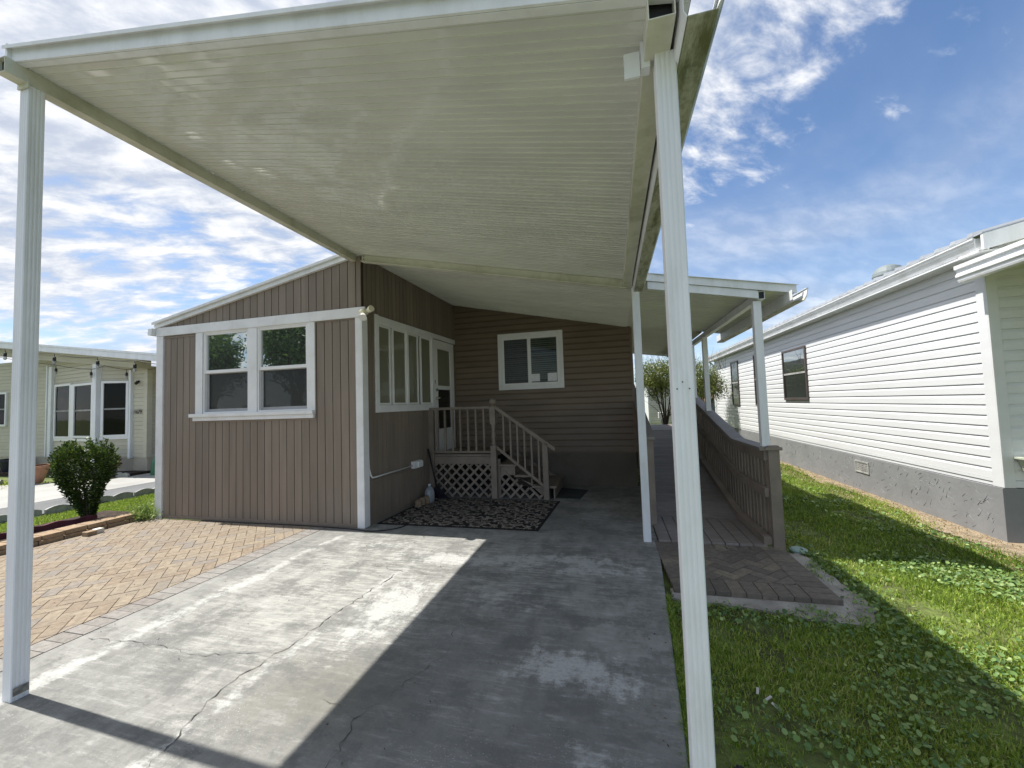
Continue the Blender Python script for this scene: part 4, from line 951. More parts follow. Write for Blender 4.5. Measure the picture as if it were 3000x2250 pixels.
def lattice(x0, x1, z0, z1, y, clipf=None):
    m_ = MB(); wd = .036; pitch = .111*math.sqrt(2)
    for sgn, yo in ((1, 0), (-1, .009)):
        c = -3.0
        while c < 3.0:
            pts = []
            # centre line x = x0 + c + s, z = z0 + sgn*s
            lo, hi = -5, 5
            s0 = x0-(x0+c); s1 = x1-(x0+c); lo, hi = max(lo, s0), min(hi, s1)
            a0, a1 = ((0, z1-z0) if sgn > 0 else (-(z1-z0), 0)); 
            if sgn < 0: a0, a1 = 0, z1-z0
            lo, hi = max(lo, a0), min(hi, a1)
            if hi-lo > .02:
                if sgn > 0: A_, B_ = (x0+c+lo, z0+lo), (x0+c+hi, z0+hi)
                else: A_, B_ = (x0+c+lo, z1-lo), (x0+c+hi, z1-hi)
                if clipf is not None:
                    n = 12; segs = [(A_[0]+(B_[0]-A_[0])*k/n, A_[1]+(B_[1]-A_[1])*k/n) for k in range(n+1)]; segs = [q for q in segs if q[1] < clipf(q[0])]
                    if len(segs) < 2: c += pitch; continue
                    A_, B_ = segs[0], segs[-1]
                m_.bar((A_[0], y+yo, A_[1]), (B_[0], y+yo, B_[1]), .008, wd, up=(-(B_[1]-A_[1]), 0, B_[0]-A_[0]))
            c += pitch
    return m_
lattice(-2.95, -1.90, .0, .66, PY+.03).build('lattice_skirt', 'porch', PS)
lattice(-1.80, -1.10, .0, .5, PY+.05, lambda x: .50-(x+1.84)*.62).build('lattice_skirt', 'porch', PS)
MB().box(-1.93, -1.80, PY+.045, PY+.055, 0, .62).build('skirt_board', 'porch', PS)
sb = MB(); sb.prism([(-1.80, PY+.062, .36), (-1.58, PY+.062, .36), (-1.30, PY+.062, .20), (-1.10, PY+.062, .02), (-1.10, PY+.062, .16), (-1.56, PY+.062, .33), (-1.56, PY+.062, .50), (-1.80, PY+.062, .50)], (0, .01, 0)); sb.build('skirt_board', 'porch', PS)
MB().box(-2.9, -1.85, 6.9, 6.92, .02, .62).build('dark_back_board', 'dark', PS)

# ------------------------------------------------------------------ things on the porch floor
def rug():
    corners = [Vector((-3.04, 4.624)), Vector((-.914, 4.634)), Vector((-.837, 6.064)), Vector((-2.96, 6.10))]
    def B_(u, v): # bilinear
        return corners[0]*(1-u)*(1-v)+corners[1]*u*(1-v)+corners[2]*u*v+corners[3]*(1-u)*v
    R_ = thing('patterned_rug', 'black outdoor rug with taupe leaf and vine pattern on the concrete', 'rug', (-1.95, 5.35, 0))
    m_ = MB(); m_.prism([(c.x, c.y, .001) for c in corners], (0, 0, .007)); m_.build('rug_base', 'rug_black', R_, bevel=.002)
    pt_ = MB(); W_, H_ = 2.12, 1.45; z = .0086
    def put(poly):
        q = []
        for x, y in poly:
            if not (.03 < x < W_-.03 and .03 < y < H_-.03): return
            b_ = B_(x/W_, y/H_); q.append((b_.x, b_.y, z))
        pt_.poly(q)
    def ribbon(path, w_):
        for i in range(len(path)-1):
            a_, b_ = Vector(path[i]), Vector(path[i+1]); d = (b_-a_)
            if d.length < 1e-5: continue
            n_ = Vector((-d.y, d.x)).normalized()*w_/2; d = d*.08
            put([a_-d+n_, a_-d-n_, b_+d-n_, b_+d+n_])
    def leaf(c, ang, L_, W2_, lobes=0):
        n_ = 7 if not lobes else 15; up_, dn = [], []
        for k in range(n_+1):
            s = k/n_; wv = math.sin(math.pi*s**.8)*W2_/2*(1+.35*lobes*math.cos(k*math.pi))
            up_.append((s*L_, wv)); dn.append((s*L_, -wv))
        ca, sa = math.cos(ang), math.sin(ang)
        for half in (up_, dn):
            for i in range(n_):
                q = [(half[i][0], .0025 if half is up_ else -.0025), (half[i+1][0], .0025 if half is up_ else -.0025), half[i+1], half[i]]
                put([(c[0]+x*ca-y*sa, c[1]+x*sa+y*ca) for x, y in q])
    def scroll(c, r, a0, dirn, turns=1.3, w_=.014):
        path = []
        for k in range(26):
            s = k/25; a_ = a0+dirn*s*turns*2*math.pi; rr = r*(1-.72*s); path.append((c[0]+rr*math.cos(a_), c[1]+rr*math.sin(a_)))
        ribbon(path, w_); return path
    def motif(cx, cy, fl):
        for k in range(9): leaf((cx+.012*math.cos(k*.7), cy+.012*math.sin(k*.7)), k*2*math.pi/9+fl, .085+.02*(k % 2), .05, 1)
        for k in range(5): leaf((cx, cy), k*2*math.pi/5+.5, .05, .035)
        sgn = 1 if fl > 0 else -1
        p_ = [(cx+.05*sgn+k*.02*sgn, cy-.03+.09*math.sin(k*.33)) for k in range(15)]; ribbon(p_, .014)
        for k in (3, 6, 9, 12): leaf(p_[k], .9*(1 if k % 2 else -1)+(0 if sgn > 0 else math.pi), .075, .042, 1)
        scroll((cx+.19*sgn, cy-.13), .075, 1.2, sgn); scroll((cx-.12*sgn, cy+.13), .065, -1.2, -sgn)
        scroll((cx-.17*sgn, cy-.09), .055, .4, sgn)
        for k in range(6): leaf((cx+.19*sgn+.08*math.cos(k*1.05), cy-.13+.08*math.sin(k*1.05)), k*1.05+.8, .055, .032)
        for k in range(5): leaf((cx-.14*sgn+.085*math.cos(k*1.3), cy+.12+.085*math.sin(k*1.3)), k*1.3+.6, .06, .036, 1)
    i = 0
    for gy in np.arange(.12, H_+.2, .27):
        for gx in np.arange(.05+(.21 if i % 2 else 0), W_+.2, .42): motif(gx, gy, .6 if (i+int(gx*10)) % 2 else -.6)
        i += 1
    pt_.build('leaf_pattern', 'rug_tan', R_, recalc=False)
rug()
top(MB().prism([(-.99, 6.27, .002), (-.56, 6.22, .002), (-.47, 6.86, .002), (-.93, 6.99, .002)], (0, 0, .010)), 'doormat', 'mat', (-.75, 6.6, 0), 'plain dark grey doormat at the foot of the porch steps', 'doormat', bevel=.003)
jg = thing('milk_jug', 'translucent plastic gallon jug standing by the side wall', 'jug', (-2.86, 5.80, 0))
MB().lathe((-2.86, 5.80, 0), [(.0, .008), (.068, .008), (.074, .02), (.075, .13), (.070, .17), (.048, .215), (.022, .24), (.019, .262)], 22).build('jug_body', 'jug', jg, smooth=True)
MB().lathe((-2.86, 5.80, 0), [(.021, .262), (.022, .28), (0, .281)], 14).build('cap', 'vinyl', jg)
MB().tube([(-2.845, 5.74, .225), (-2.815, 5.725, .20), (-2.80, 5.73, .15), (-2.81, 5.745, .11)], .009, 8).build('handle', 'jug', jg, smooth=True)
for i, (x, y, s, lb) in enumerate([(-2.90, 5.49, .1, 'rough tan stone block nearest the camera of the row by the wall'), (-2.885, 5.60, .105, 'rough tan stone block in the middle of the row by the wall'), (-2.87, 5.705, .1, 'rough tan stone block next to the plastic jug')]):
    m_ = MB(); m_.lathe((x, y, .0), [(0, .006), (.052, .006), (.054, .06), (.050, .085), (.035, .103+.008*i), (0, .115)], 7)
    top(m_, 'stone_block', 'block', (x, y, 0), lb, 'stone', 'stone blocks beside the jug')
bm_ = thing('broom', 'dark broom leaning on the wall beside the lattice skirt', 'broom', (-2.80, 6.02, 0))
MB().tube([(-3.0, 6.06, .80), (-2.84, 6.03, .17)], .014, 8).build('handle', 'black', bm_, smooth=True)
brs = MB()
for i in range(70):
    a_ = random.uniform(-1, 1); b_ = random.uniform(-.4, .4); brs.tube([(-2.845+a_*.03, 6.03+b_*.03, .19), (-2.77+a_*.13, 6.02+b_*.06, .012)], .004, 4)
brs.build('bristles', 'broom', bm_)
cbm = MB(); pth = [(-3.09+.02*math.sin(k*.8), 4.40-.04*math.sin(k/3)+.0, .008) for k in range(3)]
pth = [(-5.6, 4.40, .008), (-4.9, 4.395, .008), (-4.2, 4.405, .008), (-3.6, 4.39, .008), (-3.16, 4.36, .008), (-3.0, 4.33, .008), (-2.88, 4.34, .008), (-2.72, 4.42, .008), (-2.62, 4.56, .008), (-2.62, 4.72, .014), (-2.72, 4.9, .014)]
def smooth_path(p, n=5):
    o_ = []
    for i in range(len(p)-1):
        p0, p1_, p2_, p3_ = [Vector(p[min(max(j, 0), len(p)-1)]) for j in (i-1, i, i+1, i+2)]
        for k in range(n):
            t = k/n; o_.append(.5*((2*p1_)+(-p0+p2_)*t+(2*p0-5*p1_+4*p2_-p3_)*t*t+(-p0+3*p1_-3*p2_+p3_)*t**3))
    o_.append(Vector(p[-1])); return o_
cbm = MB(); cbm.tube(smooth_path(pth), .006, 6); top(cbm, 'power_cable', 'cable', (-3.1, 4.4, 0), 'thin black cable running along the wall foot and looping onto the rug', 'cable', smooth=True)

# ------------------------------------------------------------------ white neighbour house on the right
NX = 3.77; NY0, NY1 = 5.10, 16.2
NH = thing('white_house', 'long white vinyl sided house with grey foundation across the grass', 'house', (5.5, 10, 0))
SW_ = ((NX, NY0, 0), (0, 1), (-1, 0)); LN = NY1-NY0
NP = [(.004, 0), (.0155, 0.0), (.0145, .070), (.006, .096), (.004, .108)]
sd_ = MB(SW_); laps(sd_, .10, LN-.05, .575, 2.93, .1085, NP); sd_.box(0.0, LN, -.1, 0.001, .50, 2.95)
sd_.box(0.10, LN-.05, 0, .012, .505, .545); sd_.box(.10, LN-.05, 0, .020, .545, .572); 
for i in range(22):
    r = i; zj = .575+.1085*r; uj = (1.9+3.66*((i*7) % 3)/3+random.uniform(-.3, .3)) % 3.66
    while uj < LN-.2:
        sd_.hexa([(uj, .0165, zj), (uj+.0, .0145, zj+.072), (uj+.0, .0025, zj+.104), (uj+.0, .001, zj)], [(uj+.006, .0185, zj), (uj+.006, .0165, zj+.072), (uj+.006, .0045, zj+.104), (uj+.006, .001, zj)]); uj += 3.66
sd_.build('side_siding', 'white_siding', NH)
MB(SW_).box(-.012, .10, 0, .022, .50, 2.85).build('corner_trim', 'white_siding', NH, bevel=.004)
MB(SW_).box(LN-.07, LN+.01, 0, .022, .50, 2.85).build('corner_trim', 'white_siding', NH, bevel=.004)
zr = lambda x: 3.01+(x-3.56)*.23
FW_ = ((NX, NY0, 0), (1, 0), (0, -1))
fd_ = MB(FW_); laps(fd_, .07, 3.33, .575, 3.9, .1085, NP, topf=lambda u: zr(NX+u)-.01); fd_.hexa([(0, -.1, .5), (3.33, -.1, .5), (3.33, -.1, 3.75), (0, -.1, 3.0)], [(0, 0, .5), (3.33, 0, .5), (3.33, 0, 3.75), (0, 0, 3.0)]); fd_.box(3.33, 6.8, -.1, .001, .5, 2.9); fd_.box(.07, 6.8, 0, .018, .505, .57); fd_.build('front_siding', 'white_siding', NH)
MB(FW_).box(-.02, .075, 0, .022, .50, 2.85).build('corner_trim', 'white_siding', NH, bevel=.004)
fb = MB(); fb.box(NX-.035, 10.5, NY0-.02, NY1, -.1, .497); 
for i in range(330):
    y = NY0+.1+(random.random()**1.5)*9; z = random.uniform(.02, .47); l = random.uniform(.01, .045); a_ = random.choice([1, -1])*random.uniform(.3, 1.3)
    w1 = random.uniform(.002, .0045); fb.hexa([(NX-.034, y-l*math.cos(a_)-w1, z-l*math.sin(a_)), (NX-.034, y-l*math.cos(a_)+w1, z-l*math.sin(a_)), (NX-.034, y+l*math.cos(a_)+w1, z+l*math.sin(a_)), (NX-.034, y+l*math.cos(a_)-w1, z+l*math.sin(a_))],
        [(NX-.036, y-l*math.cos(a_)-.001, z-l*math.sin(a_)), (NX-.036, y-l*math.cos(a_)+.001, z-l*math.sin(a_)), (NX-.036-w1, y+l*math.cos(a_)+.001, z+l*math.sin(a_)), (NX-.036-w1, y+l*math.cos(a_)-.001, z+l*math.sin(a_))])
fb.build('foundation', 'grey_f', NH)
v_ = MB(SW_); frame_rect(v_, 2.12, 2.47, .245, .425, .02, .035, .047)
vo = v_.build('foundation_vent', 'edging', NH)
vs_ = MB(SW_)
for i in range(9): vs_.box(2.14+i*.036, 2.155+i*.036, .036, .043, .265, .405)
for i in range(6): vs_.box(2.14, 2.45, .036, .041, .265+i*.026, .275+i*.026)
vs_.build('grille', 'edging', vo); MB(SW_).box(2.13, 2.46, .0355, .0358, .25, .42).build('vent_void', 'dark', vo)
for k, (a_, b_, z0, z1) in enumerate([(3.90, 5.01, 1.385, 2.468), (6.25, 6.87, 1.24, 2.60), (8.27, 9.0, 1.225, 2.60)]):
    w_ = MB(SW_); frame_rect(w_, a_, b_, z0, z1, .045, .004, .045, wb=.05); wo = w_.build('window', 'bronze', NH, bevel=.003)
    zm = (z0+z1)/2+.02; MB(SW_).box(a_+.045, b_-.045, .022, .036, zm-.018, zm+.018).build('sash_rail', 'edging', wo)
    MB(SW_).box(a_+.04, b_-.04, .026, .030, zm, z1-.04).build('pane', 'glass_top' if k == 0 else 'glass_n', wo); MB(SW_).box(a_+.04, b_-.04, .021, .025, z0+.04, zm).build('pane', 'glass_n', wo)
# soffit, gutter, ribbed roof
so = MB(); so.box(3.56, NX+.05, 4.86, NY1+.25, 2.845, 2.86); so.box(3.63, 3.645, 4.86, NY1+.25, 2.86, 2.99); so.build('soffit', 'alu', NH)
gu = MB(); sec = [(3.64, 2.885), (3.585, 2.885), (3.575, 2.90), (3.565, 2.93), (3.55, 2.95), (3.545, 2.975), (3.535, 2.98), (3.535, 2.995), (3.55, 2.995), (3.55, 2.985), (3.56, 2.95), (3.59, 2.90), (3.63, 2.89), (3.63, 2.99), (3.64, 2.99)]
gu.prism([(x, 4.88, z) for x, z in sec], (0, NY1+.25-4.88, 0)); gu.box(3.55, 3.64, 4.878, 4.882, 2.89, 2.985); gu.build('gutter', 'alu', NH)
ds = MB(); ds.tube([(3.60, NY1+.15, 2.88), (3.66, NY1+.14, 2.78), (3.73, NY1+.06, 2.70), (3.74, NY1+.04, .3)], .035, 8); ds.build('downspout', 'alu', NH)
zr = lambda x: 3.01+(x-3.56)*.23
ro = MB(); ro.hexa([(3.555, 4.80, zr(3.555)), (7.1, 4.80, zr(7.1)), (7.1, 4.80, zr(7.1)+.012), (3.555, 4.80, zr(3.555)+.012)], [(3.555, NY1+.3, zr(3.555)), (7.1, NY1+.3, zr(7.1)), (7.1, NY1+.3, zr(7.1)+.012), (3.555, NY1+.3, zr(3.555)+.012)])
ro.hexa([(7.1, 4.80, zr(7.1)), (10.7, 4.80, 3.0), (10.7, 4.80, 3.012), (7.1, 4.80, zr(7.1)+.012)], [(7.1, NY1+.3, zr(7.1)), (10.7, NY1+.3, 3.0), (10.7, NY1+.3, 3.012), (7.1, NY1+.3, zr(7.1)+.012)])
y = 4.93
while y < NY1+.3:
    q = [(3.552, y-.04, zr(3.552)+.012), (3.552, y-.02, zr(3.552)+.05), (3.552, y+.02, zr(3.552)+.05), (3.552, y+.04, zr(3.552)+.012)]
    ro.prism(q, (3.54, 0, 3.54*.23)); y += .2135
ro.build('ribbed_roof', 'roof_metal', NH)
rv = MB(); rv.lathe((4.25, 7.35, zr(4.25)), [(.09, -.05), (.09, .15)], 14); rv.lathe((4.25, 7.35, zr(4.25)), [(.20, .13), (.19, .18), (.15, .25), (.08, .29), (0, .30)], 20); rv.build('roof_vent', paint('grey vent cap', (.17, .2, .21), .6), NH, smooth=False)
# rake fascia on the front gable
rk = MB(); rk.hexa([(3.56, 4.80, zr(3.56)-.16), (7.1, 4.80, zr(7.1)-.16), (7.1, 4.80, zr(7.1)-.003), (3.56, 4.80, zr(3.56)-.003)], [(3.56, 4.83, zr(3.56)-.16), (7.1, 4.83, zr(7.1)-.16), (7.1, 4.83, zr(7.1)-.003), (3.56, 4.83, zr(3.56)-.003)])
rk.hexa([(3.56, 4.83, zr(3.56)-.15), (7.1, 4.83, zr(7.1)-.15), (7.1, 4.83, zr(7.1)-.14), (3.56, 4.83, zr(3.56)-.14)], [(3.56, 5.1, zr(3.56)-.15), (7.1, 5.1, zr(7.1)-.15), (7.1, 5.1, zr(7.1)-.14), (3.56, 5.1, zr(3.56)-.14)])
rk.build('rake_fascia', 'alu', NH, bevel=.003)
# porch roof of the neighbour, edge running towards the camera
NPR = thing('porch_roof', 'white ridged edge porch roof jutting from the front of the white house', 'awning', (4.5, 3.5, 2.6))
zp = lambda x: 2.665+(x-3.55)*.06
pr = MB(); sec = [(3.56, 2.61), (3.60, 2.60), (3.60, 2.785), (3.53, 2.785), (3.53, 2.745), (3.55, 2.735), (3.55, 2.70), (3.537, 2.685), (3.537, 2.665), (3.553, 2.65), (3.553, 2.63)]
pr.prism([(x, .5, z) for x, z in sec], (0, 4.62, 0)); pr.build('fascia', 'alu', NPR)
pan_ = MB(); pan_.hexa([(3.6, .5, zp(3.6)), (7.2, .5, zp(7.2)), (7.2, .5, zp(7.2)+.08), (3.6, .5, zp(3.6)+.08)], [(3.6, 5.08, zp(3.6)), (7.2, 5.08, zp(7.2)), (7.2, 5.08, zp(7.2)+.08), (3.6, 5.08, zp(3.6)+.08)]); pan_.build('roof_panel', 'alu_beam', NPR)
MB().box(5.6, 5.68, 1.0, 1.08, -.05, zp(5.6)).build('post', 'alu', NPR)
pb = thing('planter_box', 'pale green plastic window planter hung on the white house front', 'planter', (4.15, 5.0, .66))
m_ = MB(); m_.hexa([(3.905, 4.92, .66), (4.45, 4.92, .66), (4.45, 5.07, .66), (3.905, 5.07, .66)], [(3.865, 4.87, .80), (4.49, 4.87, .80), (4.49, 5.08, .80), (3.865, 5.08, .80)]); m_.build('planter_body', 'planter', pb, bevel=.004)
m_ = MB(); frame_rect(MB(), 0, 1, 0, 1, .1, 0, 1)
m_.box(3.845, 4.51, 4.85, 4.88, .79, .812); m_.box(3.845, 4.51, 5.06, 5.08, .79, .812); m_.box(3.845, 3.875, 4.88, 5.06, .79, .812); m_.box(4.48, 4.51, 4.88, 5.06, .79, .812); m_.build('rim', 'planter', pb, bevel=.003)
m_ = MB()
for i in range(9): x = 3.95+.05*i; m_.tube([(x, 4.97, .79), (x+random.uniform(-.04, .02), 4.96, .85+random.uniform(0, .05))], .003, 4)
m_.build('dry_stem', 'bark', pb)

# ------------------------------------------------------------------ cream neighbour house on the left
CH = thing('cream_house', 'cream vinyl sided house with bay windows and flat porch roof on the left', 'house', (-14, 9, 0))
P0, P1, P2, P3 = (-16.1, 8.09), (-13.5, 7.65), (-12.75, 8.0), (-12.2, 8.0)
def seg(a_, b_):
    L2 = math.hypot(b_[0]-a_[0], b_[1]-a_[1]); U = ((b_[0]-a_[0])/L2, (b_[1]-a_[1])/L2); return ((a_[0], a_[1], 0), U, (U[1], -U[0])), L2
for nm, a_, b_, tz in [('left_wall', (-24, 8.1), P0, 3.3), ('bay_wall', P0, P1, 3.2), ('bay_wall', P1, P2, 3.0), ('corner_wall', P2, P3, 2.85), ('flank_wall', P3, (-12.2, 16), 2.8)]:
    fr2, L2 = seg(a_, b_); m_ = MB(fr2); laps(m_, 0, L2, .395, tz, .108, [(.002, 0), (.015, 0), (.011, .085), (.002, .108)]); m_.box(0, L2, -.08, .001, .36, tz); m_.build(nm, 'cream', CH)
    m_ = MB(fr2); m_.box(0, L2, -.08, -.012, -.05, .385); m_.build('foundation', 'cream_f', CH)
def column(p, w_=.11, z0=.39, z1=3.1, mt='alu'): MB().box(p[0]-w_/2, p[0]+w_/2, p[1]-w_/2-.01, p[1]+w_/2-.01, z0, z1).build('corner_trim', mt, CH, bevel=.004)
column((-16.15, 8.08), .13, z1=3.05); column((-13.5, 7.64), .15, z0=.2, z1=2.95); column((-12.78, 7.97), .08, z0=.36, z1=2.78); column((-12.2, 8.0), .13, z1=2.75, mt='cream'); column((-16.4, 8.09), .05, mt='alu')
def dh_window(fr2, u0, u1, z0, z1, name='window', fw_=.06, zm=None):
    m_ = MB(fr2); frame_rect(m_, u0, u1, z0, z1, fw_, .01, .06); wo = m_.build(name, 'vinyl', CH, bevel=.004)
    zm = zm or (z0+z1)/2; MB(fr2).box(u0+fw_, u1-fw_, .015, .045, zm-.02, zm+.02).build('sash_rail', 'edging', wo)
    MB(fr2).box(u0+fw_, u1-fw_, .028, .032, z0+fw_, z1-fw_).build('pane', 'glass', wo); MB(fr2).box(u0+fw_, u1-fw_, .017, .02, z0+fw_, z1-fw_).build('curtain', 'curtain', wo)
fr2, L2 = seg(P0, P1)
dh_window(fr2, .16, 1.18, .93, 2.50, zm=1.72); dh_window(fr2, 1.34, 2.46, .95, 2.46, zm=1.71); MB(fr2).box(1.17, 1.35, .01, .055, .93, 2.46).build('mullion', 'vinyl', CH, bevel=.004); MB(fr2).box(.16, 2.5, .01, .05, .86, .93).build('window_sill', 'vinyl', CH)
fr2, L2 = seg(P1, P2)
dh_window(fr2, .10, .74, .96, 2.48, fw_=.06, zm=1.72); MB(fr2).box(.08, .78, .01, .05, .90, .96).build('window_sill', 'vinyl', CH)
fr2, L2 = seg((-24, 8.1), P0); dh_window(fr2, 4.8, 5.83, 1.32, 2.38)
# its porch roof
zc = lambda x: 2.83-.1215*(x+10.78)
pf = MB(); 
for (d0, d1, yo) in [(0, .14, 7.29), (.142, .20, 7.275)]: sloped(pf, -21, -9.6, yo, 7.31, d0, d1, zc)
pf.build('roof_fascia', 'alu', CH, bevel=.003)
pf = MB(); sloped(pf, -21, -9.6, 7.31, 12, .02, .16, zc); pf.build('porch_roof', 'alu_beam', CH)
pf = MB(); zc2 = lambda x: 2.764-.116*(x+12.25); sloped(pf, -21, -12.1, 7.62, 7.99, .02, .30, zc2); sloped(pf, -21, -12.1, 7.60, 7.62, .10, .16, zc2); pf.build('header_panel', 'cream', CH)
MB().box(-24, -12.25, 8.2, 16, 0, 2.7).build('house_body', 'cream', CH)
cam_ = MB(); cam_.box(-12.56, -12.50, 7.93, 7.98, 2.42, 2.47); cam_.tube([(-12.53, 7.95, 2.42), (-12.53, 7.90, 2.38)], .035, 12); tag(top(cam_, 'security_camera', 'black', (-12.53, 7.95, 2.4)), 'small dark camera with white ring on the cream wall above the house number', 'camera')
# house number
hn = thing('house_number', 'small dark house number 1679 on the cream wall right of the bay window', 'number sign', (-12.53, 7.97, 1.62))
for i, chh in enumerate('1679'):
    cu = D.curves.new('digit', 'FONT'); cu.body = chh; cu.size = .15; cu.extrude = .004; cu.align_x = 'CENTER'
    tmp = D.objects.new('tmp', cu); C.objects.link(tmp)
    dg = bpy.context.evaluated_depsgraph_get(); me = D.meshes.new_from_object(tmp.evaluated_get(dg)); D.objects.remove(tmp)
    me.materials.clear(); me.materials.append(M['bronze']); o = D.objects.new('digit', me); C.objects.link(o); o.parent = hn
    o.rotation_euler = (math.pi/2, 0, 0); o.location = (-.1+.068*i, -.006, -.05)
MB().tube([(-12.67, 7.965, 1.62), (-12.66, 7.955, 1.62)], .012, 8).tube([(-12.40, 7.965, 1.62), (-12.40, 7.955, 1.62)], .012, 8).build('ornament', 'bronze', hn)
# string lights under the fascia
def string_light(name, P, drops, label, sag=.05, hook=None, scale=1.0):
    S = thing(name, label, 'string lights', (P[0][0], P[0][1], P[0][2]), 0, 'black cord string lights on the cream house')
    pth = []
    for a_, b_ in zip(P, P[1:]):
        for k in range(9):
            t = k/8; pth.append(tuple(a_[i]+(b_[i]-a_[i])*t-(sag*4*t*(1-t) if i == 2 else 0) for i in range(3)))
    MB().tube(pth, .009*scale, 5).build('cord', 'cable', S, smooth=True)
    for (x, y, z) in drops:
        b_ = MB().tube([(x, y, z), (x+.01, y, z-.1*scale)], .007*scale, 5).lathe((x+.01, y, z-.2*scale), [(.012, .11*scale), (.032*scale, .09*scale), (.036*scale, 0)], 10).build('socket', 'cable', S)
        MB().lathe((x+.01, y, z-.31*scale), [(.0, 0), (.028*scale, .02*scale), (.036*scale, .055*scale), (.026*scale, .11*scale)], 10).build('bulb', 'bulb', b_, smooth=True)
zs = lambda x: zc(x)-.02
string_light('string_light', [(x, 7.27, zs(x)) for x in (-18, -16.55, -14.52, -12.88, -11.57, -9.8)], [(x, 7.27, zs(x)) for x in (-16.55, -14.52, -12.88, -11.57)], 'black string lights with large bulbs hanging from the cream house fascia')
string_light('string_light', [(-18, 7.58, zc2(-18)+.03), (-15.0, 7.55, 3.0), (-13.55, 7.5, 2.80), (-13.1, 7.55, 2.88), (-12.2, 7.6, 2.72)], [(-15.0, 7.55, 2.98), (-13.52, 7.5, 2.80), (-12.35, 7.58, 2.73)], 'rear thinner string of lights in front of the cream house header', sag=.02, scale=.8)
# pots, shrub and green item
m_ = MB(); m_.lathe((-13.3, 6.35, 0), [(0, 0), (.15, 0), (.19, .12), (.25, .33), (.29, .36), (.29, .42), (.26, .42), (.24, .36), (0, .34)], 24); top(m_, 'terracotta_pot', 'terracotta', (-13.3, 6.35, 0), 'round terracotta pot on the ground behind the green shrub', 'pot', smooth=False)
m_ = MB(); m_.lathe((-17.0, 7.7, .02), [(0, 0), (.2, 0), (.3, .3), (.33, .31), (.33, .36), (.29, .36), (0, .3)], 20); top(m_, 'dark_planter', 'pot_dark', (-17.0, 7.7, .02), 'dark blue plastic planter by the cream house foundation at the far left', 'pot')
m_ = MB(); m_.lathe((-11.33, 7.75, 0), [(0, 0), (.22, 0), (.2, .3), (.14, .48), (.06, .56), (0, .57)], 18); top(m_, 'green_sprayer', 'green_pl', (-11.33, 7.75, 0), 'green plastic tank standing at the cream house corner', 'tank')
n = 260; c = np.array([-12.75, 7.55, .32]); dd = rng.normal(size=(n, 3)); dd /= np.linalg.norm(dd, axis=1)[:, None]; P = c+dd*np.array([.22, .12, .2])*rng.uniform(.4, 1, n)[:, None]
V, F = leaves(P, dd+rng.normal(0, .5, (n, 3)), .07, .04); rsb = thing('small_red_shrub', 'small sparse reddish shrub against the cream house foundation', 'shrub', (-12.75, 7.55, 0))
o = mesh_np('foliage', V-np.array([-12.75, 7.55, 0]), F, 4, 'redleaf', rng.uniform(0, 1, n), parent=rsb)
m_ = MB()
for k in range(6): m_.tube([(-12.75, 7.55, 0), (-12.75+random.uniform(-.2, .2), 7.55+random.uniform(-.08, .08), .35)], .008, 5)
m_.build('stem', 'bark', rsb)

# ------------------------------------------------------------------ clipped shrub
BX, BY = -7.40, 4.12
SH = thing('clipped_shrub', 'dense vase shaped green shrub behind the low block wall', 'shrub', (BX, BY, 0))
def shell(z): return np.interp(z, [0, .08, .2, .33, .5, .65, .8, .92, 1.0, 1.08, 1.16], [.05, .06, .09, .14, .21, .275, .315, .325, .31, .22, .05])
N = 9500
z = rng.uniform(.05, 1.12, N*2); th = rng.uniform(0, 2*np.pi, N*2)
lump = 1+.13*np.sin(3*th+5*z)+.10*np.sin(7*th-9*z)+.05*np.sin(13*th+17*z)
rad = shell(z)*lump; rr = rad*np.sqrt(rng.uniform(.35, 1.0, N*2)); k = rng.uniform(0, 1, N*2) < np.clip(rad/.33, .15, 1); z, th, rr = z[k], th[k], rr[k]
cxs = BX-.17*np.clip(z/0.9, 0, 1)
topj = (.06*np.sin(6*th+1)+.05*np.sin(11*th+rr*9))*(z > .85)+rng.normal(0, .018, len(z))+np.where(rng.uniform(0, 1, len(z)) < .02, rng.uniform(0, .10, len(z)), 0)*(z > .9)
P = np.stack([cxs+rr*np.cos(th), BY+rr*np.sin(th), z*.97+topj], 1)
dirs = np.stack([np.cos(th), np.sin(th), .5+1.3*(z > .85)], 1)+rng.normal(0, .6, (len(z), 3))
V, F = leaves(P, dirs, .038, .022); hgt = np.clip((z-.5)*.7, 0, .5)
o = mesh_np('foliage', V-np.array([BX, BY, 0]), F, 4, 'bushleaf', np.clip(rng.normal(.3, .2, len(z))+hgt*.6, 0, 1), parent=SH)
m_ = MB()
for k in range(9):
    a_ = k*.7; m_.tube([(BX+.03*math.cos(a_), BY+.03*math.sin(a_), -.03), (BX-.03+.06*math.cos(a_), BY+.06*math.sin(a_), .25), (BX-.12+.22*math.cos(a_), BY+.22*math.sin(a_), .75)], [.018, .014, .006], 6)
m_.build('trunk', 'bark', SH)
n = 420; P = np.stack([rng.normal(-6.68, .10, n), rng.normal(4.32, .06, n), np.abs(rng.normal(.07, .07, n))], 1); dd = rng.normal(size=(n, 3)); dd[:, 2] = np.abs(dd[:, 2])+.3
V, F = leaves(P, dd, .05, .03); o = mesh_np('corner_weeds', V, F, 4, 'weed', rng.uniform(0, 1, n), loc=(-6.7, 4.3, 0)); tag(o, 'pale green weeds sprouting at the foot of the white corner board', 'weeds')

